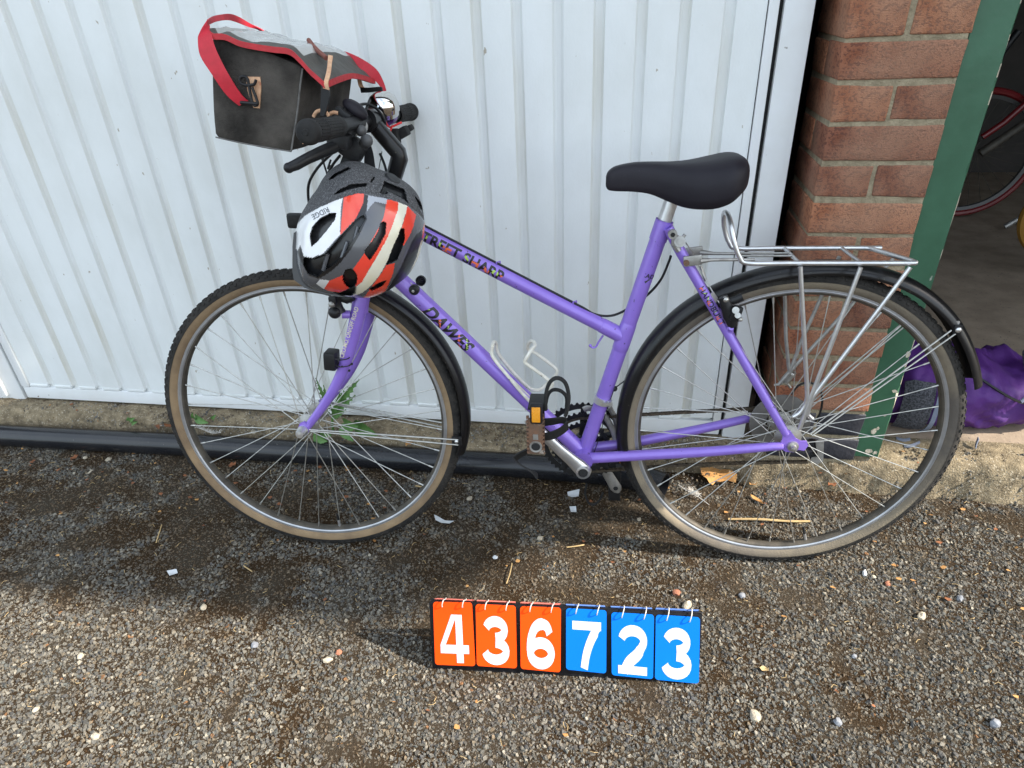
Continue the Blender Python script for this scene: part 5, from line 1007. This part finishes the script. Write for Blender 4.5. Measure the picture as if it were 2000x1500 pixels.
DIG={'4':[[((.42,1),(.62,1),(.18,.37),(.0,.37))],[((.0,.375),(1.0,.375),(1.0,.195),(.0,.195))],[((.62,1),(.80,1),(.80,.0),(.56,.0),(.56,.915))]],
'3':[stroke(arc(.46,.735,.325,.175,168,-90),.225),stroke(arc(.46,.285,.370,.185,90,-172),.225)],
'6':[stroke(arc(.50,.305,.365,.215,0,360,36),.235),stroke(arc(.50,.305,.365,.215,-12,12,4),.235),stroke(qb([(.135,.33),(.15,.55),(.24,.77),(.40,.885),(.57,.905),(.72,.85),(.80,.715)],5),[.26]*8+[.24]*12+[.22]*40)],
'7':[[((.0,1),(1,1),(1,.82),(.0,.82))],stroke(qb([(.90,.90),(.66,.62),(.50,.32),(.42,.0)],6),[.19]*3+[.25]*40)],
'2':[stroke(arc(.49,.70,.37,.205,172,-28),.225),stroke(qb([(.83,.625),(.66,.43),(.36,.24),(.22,.06)],6),[.225]*4+[.27]*30),[((.0,.175),(.98,.175),(.98,.0),(.0,.0)),]]}
for ci,(Q,ch,col_) in enumerate(CARDS):
    Q=[V(q) for q in Q]; cm=M['orange'] if col_ else M['blue']
    c=empty('flip_card',None,board); c.matrix_local=Matrix.Identity(4)
    def P3(u,v,d): p=bil(Q,u,v); return V((p.x,-.0026-.0035*v-d,p.y))
    rc=[]
    W_=.075;Hh=.113;r=.0055
    for (cu,cv,a0) in((r/W_,r/Hh,180),(1-r/W_,r/Hh,270),(1-r/W_,1-r/Hh,0),(r/W_,1-r/Hh,90)):
        for k in range(6): a=rad(a0+k*18); rc.append((cu+r/W_*math.cos(a),cv+r/Hh*math.sin(a)))
    m=MB(); vs=[P3(u,v,.0004) for u,v in rc]; bk=[V((p.x,p.y+.0010,p.z)) for p in vs]; n=len(vs)
    m.add(vs+bk,[tuple(range(n)),tuple(range(n,2*n))[::-1]]+[(i,(i+1)%n,n+(i+1)%n,n+i) for i in range(n)]); m.build('card',cm,c,sharp=30)
    m=MB()
    for si,parts in enumerate(DIG[ch]):
        for q in parts:
            m.add([P3(.155+.71*x,.955-.765*y,.0007+.00012*si) for x,y in q],[tuple(range(len(q)))])
    m.build('digit',M['digit'],c)
    for u in(.24,.76):
        h=P3(u,.065,.0); m=MB()
        m.tube(smooth([h+V((0,.004,0)),h+V((0,-.0035,.0005)),h+V((.0006,-.0065,.0065)),h+V((.003,-.004,.0155)),V((h.x+.005,.003,.1575)),V((h.x+.005,.010,.156)),V((h.x+.004,.014,.146))],5),.0010,8); m.build('ring',M['ring'],c)
        m=MB(); m.lathe([(0,0),(.0017,0)],o=P3(u,.065,.0006),ax=(0,-1,0),x=(1,0,0),seg=14); m.build('punched_hole',M['dark_void'],c)
    x0=bil(Q,0,0).x; x1=bil(Q,1,0).x; m=MB()
    for k in range(2): m.box(((x0+x1)/2+random.uniform(-.002,.003),.0125+.0016*k,.1485+.0006*k),(x1-x0-.002,.0010,.009+random.uniform(0,.003)),rot=Rb); 
    m.build('turned_cards',mat('faded_card',(.62,.16,.12) if col_ else (.10,.20,.50),rough=.5),c)

# ============================================================ GARAGE CONTENTS
pk=empty('rucksack',Matrix.Translation((.60,.52,.0995)),label='purple rucksack slumped on the garage floor behind the rear wheel',category='rucksack')
def rk(x): return np.interp(x,[.33,.36,.404,.49,.60,.635,.68,.73,.774,.84,.90,.94],[.02,.16,.192,.186,.178,.158,.142,.148,.120,.085,.05,.015])
def rh(x): return np.interp(x,[.33,.36,.42,.50,.60,.68,.78,.88,.94],[.02,.10,.135,.15,.15,.145,.15,.12,.02])
def rc_(x): return np.interp(x,[.33,.6,.94],[.53,.55,.64])
rows=[]
for x in np.linspace(.332,.938,110):
    h=float(rk(x)); w_=float(rh(x)); row=[]
    for k in range(72):
        a=2*math.pi*k/72; ca,sa=math.cos(a),math.sin(a)
        y=w_*math.copysign(abs(ca)**.7,ca); z=h/2+h/2*math.copysign(abs(sa)**.75,sa)
        p=V((x,rc_(x)+y,z)); f=noise.noise(V((x*9,y*11,z*14)))*.018+(.35-abs(noise.noise(V((x*13+z*14,y*10-z*12,3)))))*.036-.008+(.3-abs(noise.noise(V((x*31-z*27,y*26,8)))))*.012
        d=V((0,y,z-h/2)); d=d.normalized() if d.length>1e-6 else V((0,0,1)); p+=d*f*min(1,(x-.33)*16)
        p.z=max(p.z,.0015); row.append(p-V((.60,.52,0)))
    rows.append(row)
m=MB(); m.loft(rows); m.build('main_bag',M['pack'],pk,sharp=80)
def front(x,t,o=.004): # point on the viewer side of the rucksack, t=0 floor .. 1 top
    h=float(rk(x)); w_=float(rh(x)); a=rad(180+80-170*t*.94) if 0 else math.pi-(t-.5)*math.pi*.9
    ca,sa=math.cos(a),math.sin(a); return V((x,rc_(x)+(w_+o)*math.copysign(abs(ca)**.7,ca)-.006,h/2+(h/2+o)*math.copysign(abs(sa)**.75,sa)))-V((.60,.52,0))
def patch(x0,x1,t0,t1,o,nx=8,nt_=8):
    return [[front(x0+(x1-x0)*i/nx,t0+(t1-t0)*j/nt_,o) for j in range(nt_+1)] for i in range(nx+1)]
m=MB(); m.loft(patch(.385,.452,.22,.72,.012),close=False); m.build('mesh_pocket',M['pack_grey'],pk,sharp=80)
m=MB(); m.ribbon([front(.455,t,.015) for t in(.2,.4,.6,.74)],[front(.466,t,.015) for t in(.2,.4,.6,.74)],.003); m.build('pocket_binding',M['pack_web'],pk)
m=MB(); m.loft(patch(.735,.80,.55,.98,.012),close=False); m.build('grey_panel',M['lid'],pk,sharp=80)
m=MB(); m.tube(smooth([front(x,t,.011) for x,t in((.56,.80),(.64,.66),(.70,.60),(.78,.64),(.86,.70))],5),.0035,6); m.build('zip',M['black'],pk)
m=MB(); m.tube([front(.665,.63,.014),front(.69,.70,.015)],.005,8); m.build('zip_pull',M['pack_web'],pk)
m=MB(); m.tube(smooth([front(.72,.97,.004),front(.728,1.05,.03),front(.748,1.05,.028),front(.752,.96,.004)],5),.006,8); m.tube(smooth([front(.86,.9,.004),front(.87,1.05,.03),front(.885,1.02,.025),front(.89,.9,.004)],5),.004,8); m.build('haul_loop',M['pack_grey'],pk)
for P in ([(0.3871,0.3758,0.102),(0.4016,0.3664,0.103),(0.4208,0.3744,0.102)],[(0.3951,0.3417,0.102),(0.4116,0.3406,0.104),(0.4406,0.3623,0.102)],[(0.5797,0.3692,0.12),(0.5739,0.3598,0.11),(0.5708,0.3524,0.102)]):
    P=[V(p)-V((.60,.52,.0995)) for p in P]; m=MB(); m.ribbon([p for p in P],[p+V((.003,.012,0)) for p in P],.002); m.build('strap_end',M['pack_web'],pk)
sb=empty('stored_bicycle',Matrix.Translation((1.372,2.42,0.1198)),label='bicycle with red tyre stored at the back of the dark garage',category='bicycle')
o_w=V((1.372,2.42,0.1198)); wc=V((1.29,2.42,0.4102))-o_w; Rw=(V((1.372,2.42,0.1198))-V((1.29,2.42,0.4102))).length
m=MB(); m.lathe([(Rw-.016+.016*math.cos(t),.016*math.sin(t)) for t in np.linspace(0,6.283,10)[:-1]],o=wc,ax=(0,-1,0),x=(1,0,0),seg=72,closed=True); tw=m.build('tyre',M['red_frame'],sb)
m=MB(); m.lathe([(Rw-.032,-.012),(Rw-.032,.012),(Rw-.048,.008),(Rw-.048,-.008)],o=wc,ax=(0,-1,0),x=(1,0,0),seg=72,closed=True); m.build('rim',mat('dark_rim',(.09,.088,.085),rough=.5,metal=.4),sb)
for k in range(28):
    a=6.283*k/28; m=MB(); m.tube([wc+V((.02*math.cos(a+1),.03*(-1)**k,.02*math.sin(a+1))),wc+V(((Rw-.045)*math.cos(a),0,(Rw-.045)*math.sin(a)))],.0013,5); m.build('spoke',M['rim_in'],sb)
for nm,L,r,mt in(('frame_tube',[(1.291,2.36,0.5013),(1.363,2.36,0.5635),(1.47,2.36,0.6965)],.014,'red_frame'),('frame_tube',[(1.296,2.34,0.431),(1.507,2.34,0.6167)],.020,'rim_in'),('kickstand',[(1.433,2.2,0.1222),(1.568,2.2,0.2319)],.012,'alu_dull'),('frame_tube',[(1.164,2.36,0.6561),(1.308,2.36,0.943)],.016,'black')):
    m=MB(); m.tube([V(p)-o_w for p in L],r,12); m.build(nm,M[mt],sb)
s2=empty('stored_bicycle',Matrix.Translation((1.385,1.55,0.0811)),label='bicycle with yellow tyre at the right edge inside the garage',category='bicycle')
o_2=V((1.385,1.55,0.0811)); w2=V((1.289,1.55,0.3576))-o_2
R2=(V((1.289,1.55,0.3576))-V((1.129,1.55,0.357))).length
m=MB(); m.lathe([(R2-.02+.02*math.cos(t),.02*math.sin(t)) for t in np.linspace(0,6.283,10)[:-1]],o=w2,ax=(0,-1,0),x=(1,0,0),seg=72,closed=True); m.build('tyre',M['yellow'],s2)
m=MB(); m.lathe([(R2-.042,-.012),(R2-.042,.012),(R2-.055,.008),(R2-.055,-.008)],o=w2,ax=(0,-1,0),x=(1,0,0),seg=72,closed=True); m.build('rim',M['alu_dull'],s2)

# ============================================================ WEEDS
def weed_leaf(base,tip,wd,jag,curl=.02,bend=(0,-1,.3),mt='green_leaf',parent=None,nm='leaf'):
    a=V(base);b=V(tip);d=b-a;L=d.length;t=d.normalized();s=t.cross(V(bend)).normalized();up=s.cross(t); n=22;rows=[]
    for i in range(n+1):
        u=i/n; w_=wd*(math.sin(math.pi*min(1,u**.75))**.8)*(1-.15*u); w_*=(1-jag*(i%3==2 and 1 or (.45 if i%3==1 else 0)))
        if u>=1: w_=.0004
        c=a+d*u+up*(curl*math.sin(u*3.14)); fw=t*(L*.045*jag*2 if i%3==0 else 0)
        rows.append([c-s*w_+up*w_*.35+fw,c-s*w_*.5+up*w_*.10,c,c+s*w_*.5+up*w_*.10,c+s*w_+up*w_*.35+fw])
    m=MB(); m.loft(rows,close=False); m.loft([[p-up*.0006 for p in r] for r in rows[::-1]],close=False); return m.build(nm,M[mt],parent,sharp=80)
def weed(name,base,leaves,label,group=None):
    b=V(base); kw=dict(label=label,category='weed')
    if group: kw['group']=group
    r=empty(name,Matrix.Translation(b),**kw)
    for p,q,wd,jag,cu in leaves: weed_leaf(V(p)-b,V(q)-b,wd,jag,cu,parent=r)
    return r
tb=V((-1.183,0.3,0.0839)); tb.z=.055
wd=weed('thistle_weed',tb,[((-1.164,0.29,0.1599),(-1.189,0.285,0.2673),.010,.55,.006),((-1.16,0.285,0.1546),(-1.162,0.27,0.2542),.010,.55,.008),((-1.151,0.285,0.1639),(-1.056,0.275,0.2747),.017,.62,.008),((-1.15,0.28,0.1567),(-1.07,0.262,0.2306),.015,.62,.010),((-1.157,0.28,0.1457),(-1.11,0.265,0.2333),.014,.6,.006),((-1.164,0.285,0.1367),(-1.1,0.25,0.1893),.013,.5,.008),((-1.166,0.285,0.1419),(-1.182,0.26,0.2089),.010,.5,.006)],'green thistle weed with jagged leaves growing under the front hub')
m=MB(); m.tube(smooth([V((0,0,-.01)),V((-1.167,0.288,0.1345))-tb,V((-1.147,0.285,0.1815))-tb,V((-1.125,0.283,0.2216))-tb],5),[.004,.002],8); m.build('stem',M['green_leaf'],wd)
def flat_weed(name,px,lab):
    r=weed(name,px[0][0],[(a,b,w_,.12,.006) for a,b,w_ in px],lab); return r
flat_weed('broadleaf_weed',[((-1.133,0.287,0.1176),(-1.065,0.235,0.1464),.024),((-1.104,0.285,0.1227),(-1.019,0.25,0.1077),.022),((-1.141,0.288,0.1129),(-1.092,0.24,0.0883),.020)],'round leaved green weed beside the pipe right of the front hub')
flat_weed('broadleaf_weed',[((-1.237,0.285,0.0722),(-1.174,0.245,0.0791),.020),((-1.215,0.287,0.0834),(-1.16,0.25,0.0982),.016)],'small grey green weed just below the front hub')
flat_weed('seedling_weed',[((-1.614,0.29,0.1112),(-1.551,0.26,0.1092),.015),((-1.611,0.29,0.1003),(-1.601,0.27,0.1361),.010),((-1.554,0.285,0.1034),(-1.533,0.28,0.1264),.007)],'bright green seedling seen through the front wheel by the concrete edge')
flat_weed('seedling_weed',[((-1.842,0.285,0.0817),(-1.803,0.27,0.1054),.009),((-1.838,0.285,0.0743),(-1.796,0.265,0.0941),.008),((-1.84,0.287,0.0804),(-1.836,0.28,0.1005),.007)],'tiny dark green seedling left of the front wheel above the pipe')

# ============================================================ LEAVES, STONES AND LITTER
def flat(name,poly,lab,cat,mt,curl=.006,th=.0008,group=None):
    P=[V(p) for p in poly]; c=sum(P,V((0,0,0)))/len(P); R_=max((p-c).length for p in P)
    m=MB(); n=len(P); vs=[];fs=[]
    rings=[1,.66,.33]
    for s in rings:
        for i,p in enumerate(P):
            d=(p-c)*s; h=curl*((d.length/R_)**2)*(.5+.5*math.sin(i*2.3)); vs.append(c+d+V((0,0,h+.002)))
    vs.append(c+V((0,0,.003)))
    for k in range(2):
        for i in range(n): fs.append((k*n+i,k*n+(i+1)%n,(k+1)*n+(i+1)%n,(k+1)*n+i))
    for i in range(n): fs.append((2*n+i,2*n+(i+1)%n,3*n))
    vs=[v-c for v in vs]; m.add(vs,fs); o2=[v-V((0,0,th)) for v in vs]; m.add(o2,[f[::-1] for f in fs])
    m.add([vs[i] for i in range(n)]+[o2[i] for i in range(n)],[(i,n+i,n+(i+1)%n,(i+1)%n) for i in range(n)])
    o=m.build(name,M[mt],None,sharp=80,label=lab,category=cat); o.location=c
    if group: o['group']=group
    return o
flat('fallen_leaf',[(-0.1201,0.2962,0.018),(-0.088,0.3041,0.018),(-0.0676,0.304,0.018),(-0.0412,0.2976,0.018),(-0.0282,0.2637,0.03),(-0.0311,0.2501,0.018),(-0.0426,0.2641,0.018),(-0.0525,0.2587,0.018),(-0.0707,0.2503,0.018),(-0.0865,0.2508,0.018),(-0.0923,0.2329,0.018),(-0.1012,0.2362,0.018),(-0.1061,0.2552,0.018),(-0.1165,0.274,0.018)],'large curled tan oak leaf lying inside the rear wheel','leaf','leaf',.014)
flat('plastic_shard',[(-0.8124,0.0519,0.004),(-0.8015,0.0472,0.004),(-0.7777,0.0342,0.004),(-0.7543,0.033,0.004),(-0.7643,0.0242,0.004),(-0.7863,0.0256,0.004),(-0.8034,0.0333,0.004)],'white plastic shard between the two wheels','litter','white_bit',.004)
def gleaf(x,y,a,b,z,lab,mt='leaf',cat='leaf',nm='fallen_leaf',curl=.008):
    k=11; c=V((x,y,z)); s=random.uniform(0,3.14); pts=[]
    for i in range(k):
        t=6.283*i/k; r=1+random.uniform(-.28,.22); px,py=a*r*math.cos(t),b*r*math.sin(t); pts.append(c+V((px*math.cos(s)-py*math.sin(s),px*math.sin(s)+py*math.cos(s),0)))
    return flat(nm,pts,lab,cat,mt,curl)
def stone(x,y,r,lab,mt,sx=(1,.8,.6),nm='stone',cat='stone'):
    c=V((x,y,0)); sd_=x*17+y*31; bm=bmesh.new(); bmesh.ops.create_icosphere(bm,subdivisions=2,radius=r)
    for v in bm.verts:
        n_=v.co.normalized(); k=1+.35*noise.noise(n_*1.6+V((sd_,0,0))); q=max(-.9,min(.9,0)); v.co=V((v.co.x*sx[0]*k,v.co.y*sx[1]*k,v.co.z*sx[2]*k))
    me=bpy.data.meshes.new(nm); bm.to_mesh(me); bm.free(); me.materials.append(M[mt]); me.shade_smooth(); me.set_sharp_from_angle(angle=rad(28))
    o=link(nm,me,None,label=lab,category=cat); o.location=c+V((0,0,r*sx[2]*.55)); o.rotation_euler=(0,0,sd_); return o
gleaf(-1.7445,0.2832,.020,.009,.07,'dry rust leaf behind the pipe left of the front tyre','leaf_red')
gleaf(-1.7100,0.2865,.016,.010,.07,'dry rust leaf touching the left edge of the front tyre above the pipe','leaf_red')
gleaf(-1.4268,0.2860,.024,.013,.07,'pale tan leaf behind the pipe seen through the front wheel','stone_pale')
gleaf(-0.9381,0.2759,.022,.010,.07,'orange brown leaf on the pipe edge at the right of the front wheel','leaf')
gleaf(-1.1241,0.2270,.016,.006,.004,'small orange leaf fragment below the pipe inside the front wheel','leaf')
gleaf(-1.4665,0.1965,.012,.010,.006,'crumpled orange leaf just below the pipe inside the left of the front wheel','leaf_red')
gleaf(-1.9851,0.1817,.013,.009,.004,'reddish leaf left of the pale pebbles below the pipe','leaf_red')
gleaf(-1.8825,0.1192,.012,.004,.004,'slender cream leaf on the tarmac at far left','stone_pale')
gleaf(0.0151,0.2627,.012,.008,.010,'small orange leaf fragment right of the large oak leaf','leaf')
gleaf(0.2163,0.2738,.016,.012,.02,'bright rust leaf inside the lower right of the rear wheel','leaf_red')
gleaf(0.3255,0.2896,.012,.009,.02,'little orange leaf near the right rim of the rear wheel','leaf')
gleaf(0.6375,0.2941,.016,.010,.006,'orange leaves clump on the tarmac at the right edge','leaf_red')
gleaf(0.0171,0.2027,.020,.006,.006,'upright sliver of orange leaf inside the rear wheel below centre','leaf')
gleaf(-0.0473,-0.3108,.011,.005,.004,'small yellow leaf right of the number board','straw')
flat('paper_scrap',[(-0.4753,0.1791,0.004),(-0.4429,0.189,0.004),(-0.4441,0.1676,0.004),(-0.4599,0.1596,0.004),(-0.4726,0.1645,0.004)],'crumpled white paper scrap below the cranks, upper one','litter','white_bit',.008)
flat('paper_scrap',[(-0.4648,0.1201,0.004),(-0.4476,0.122,0.004),(-0.445,0.1044,0.004),(-0.4591,0.0988,0.004)],'square white paper scrap below the cranks, lower one','litter','white_bit',.006)
flat('plastic_shard',[(-1.407,-0.2148,0.004),(-1.387,-0.2058,0.004),(-1.377,-0.2161,0.004),(-1.391,-0.2275,0.004)],'pale blue white shard on the shaded tarmac at left','litter','white_bit',.004)
for x,y,r,lab,mt,sx in ((-0.5275,0.0014,.0085,'rounded white stone between the wheels above the number board','stone_pale',(1,.8,.7)),(-0.6278,-0.0729,.006,'small white button stone above the number board','white_bit',(1,1,.3)),
 (-1.2574,-0.3032,.0095,'bright white pebble on the tarmac at left','stone_pale',(.7,1,.6)),(-1.4492,-0.4558,.0085,'square cream pebble low at far left','stone_pale',(.9,.8,.6)),(-1.0902,-0.3826,.0085,'blue grey pebble left of the board shadow','stone_grey',(.9,1,.5)),
 (-0.9035,-0.3781,.0075,'red brick chip below the tip of the board shadow','stone_pink',(1,.8,.7)),(-0.9198,-0.3987,.010,'pale angular stone beside the red brick chip','stone_pale',(1.1,.6,.6)),(-0.0783,-0.4121,.0115,'flat cream stone in the lower right foreground','stone_pale',(1.1,.9,.5)),
 (0.2588,-0.0511,.0085,'bright orange brick chip below the rear wheel','stone_pink',(.8,1.1,.4)),(0.2169,-0.0257,.0090,'tall white chip under the rear wheel','white_bit',(.6,1.1,.6)),(0.2339,-0.0345,.006,'small pale pebble beside the tall white chip','stone_pale',(1,.8,.6)),(-0.2050,-0.1348,.0095,'smooth pink pebble above the right end of the board','stone_pink',(.8,1,.7)),
 (-0.1850,-0.1684,.0125,'rough pale stone touching the top right of the number board','stone_pale',(1.1,.7,.6)),(-0.0633,-0.1251,.0075,'round grey pebble right of the pink pebble','stone_grey',(1,1,.8)),(0.2975,-0.1382,.0105,'pale knobbly stone in the lower right sunlight','stone_pale',(1.1,.7,.7)),(0.3950,-0.0769,.0085,'dark grey stone near the right edge','stone_grey',(1,.8,.7)),
 (-1.8754,0.1904,.0095,'flat cream disc pebble below the pipe at left','stone_pale',(1,.9,.35)),(-1.9546,0.1901,.007,'small off white pebble left of the flat disc pebble','stone_pale',(1,.9,.6)),(-0.2854,0.0973,.0065,'white angular chip left of the rear wheel','stone_pale',(1,.8,.7)),(-0.7352,0.1304,.0085,'tan pebble right of the front tyre','stone_pale',(1,.8,.5)),
 (0.1339,-0.2556,.006,'grey pebble pair stone in the lower right','stone_grey',(1,.8,.7)),(0.0665,-0.4041,.008,'light grey stone low in the right foreground','stone_grey',(1,.9,.7)),(0.3391,-0.3711,.010,'grey angular stone near the lower right corner','stone_grey',(1,.8,.8)),(-1.4498,-0.5772,.007,'small cream pebble near the lower left edge','stone_pale',(1,.8,.6)),(-1.2911,-0.6113,.0085,'cream pebble near the bottom left corner','stone_pale',(1.1,.8,.6))):
    stone(x,y,r,lab,mt,sx)
# feathers and straw
def quill(name,pts,lab,fl):
    P=[V(p) for p in pts]; c=P[0].copy(); r=empty(name,Matrix.Translation(c),label=lab,category='feather')
    Q=smooth([p-c for p in P],6); m=MB(); m.tube(Q,[.0014,.0007],6); m.build('shaft',M['feather'],r)
    m=MB()
    for i in range(90):
        t=random.uniform(*fl); q=Q[int(t*(len(Q)-1))]; a=random.uniform(0,6.28); l=random.uniform(.006,.017); e=q+V((math.cos(a)*l,math.sin(a)*l,random.uniform(.001,.009)))
        m.tube([q,(q+e)/2+V((0,0,.003)),e],[.0005,.00025],3)
    m.build('down',M['feather'],r,kind='stuff')
quill('feather',[(-0.182,0.2252,0.02),(-0.1633,0.2059,0.02),(-0.1395,0.1972,0.012),(-0.1218,0.1853,0.008),(-0.1063,0.1691,0.006)],'white feather by the open end of the pipe',(.3,.6))
quill('feather',[(-1.608,0.2821,0.072),(-1.579,0.2695,0.075),(-1.548,0.2591,0.073),(-1.526,0.2683,0.07)],'tuft of white down on the pipe inside the front wheel',(.0,1))
def stalk(pts,r,lab,nm='straw_stalk'):
    P=[V(p) for p in pts]; c=P[0].copy(); m=MB(); m.tube(smooth([p-c for p in P],4),r,6); o=m.build(nm,M['straw'],None,label=lab,category='straw'); o.location=c
stalk([(-0.0648,0.119,0.006),(0.0068,0.1226,0.01),(0.0808,0.1255,0.008),(0.136,0.1339,0.006)],.0028,'long flat straw stalk inside the lower part of the rear wheel')
stalk([(-0.8944,0.1624,0.006),(-0.8649,0.1538,0.012),(-0.8556,0.171,0.006)],.0022,'forked pale twig inside the right of the front wheel')
stalk([(-1.497,-0.1261,0.004),(-1.508,-0.0943,0.008),(-1.522,-0.0647,0.006)],.0015,'thin upright straw on the dark tarmac left of the front tyre')
stalk([(-0.4592,-0.0232,0.004),(-0.4384,-0.0194,0.006),(-0.4179,-0.0097,0.004)],.0016,'short pale stick between the wheels')
stalk([(-0.5865,-0.1541,0.004),(-0.5822,-0.128,0.01),(-0.5832,-0.092,0.006)],.0013,'thin bent straw above the number board')
stalk([(-1.229,-0.1739,0.004),(-1.198,-0.1904,0.006)],.0016,'short white stick left of the front wheel contact')
# scattered dry bits nobody could count
m=MB()
for i in range(900):
    x=random.uniform(-2.2,.9); y=random.uniform(-.75,.27)
    if y<-.30 and random.random()<.7: continue
    a=random.uniform(0,6.28); l=random.uniform(.004,.016); z=random.uniform(.002,.006)
    p=V((x,y,z)); d=V((math.cos(a),math.sin(a),0))*l; b=V((-math.sin(a),math.cos(a),0))*l*random.uniform(-.4,.4)
    m.tube([p,p+d*.5+b+V((0,0,.002)),p+d],[.0007,.0004],4)
m.build('dry_grass_bits',M['straw'],None,kind='stuff')
m=MB()
for i in range(170):
    x=random.uniform(-2.2,.9); y=random.uniform(-.1,.33) if random.random()<.75 else random.uniform(-.6,.2); z=.004 if y<.262 else float(np.interp(y,[.262,.281,.30,.34],[.01,.075,.098,.102]))
    s=random.uniform(.003,.008); a=random.uniform(0,6.28); k=5
    m.add([(x+s*random.uniform(.6,1.2)*math.cos(a+6.283*j/k),y+s*.7*random.uniform(.6,1.2)*math.sin(a+6.283*j/k),z+random.uniform(0,.005)) for j in range(k)],[tuple(range(k))],m=0 if random.random()<.55 else 1)
m.build('leaf_litter',[M['leaf_red'],M['leaf']],None,kind='stuff')
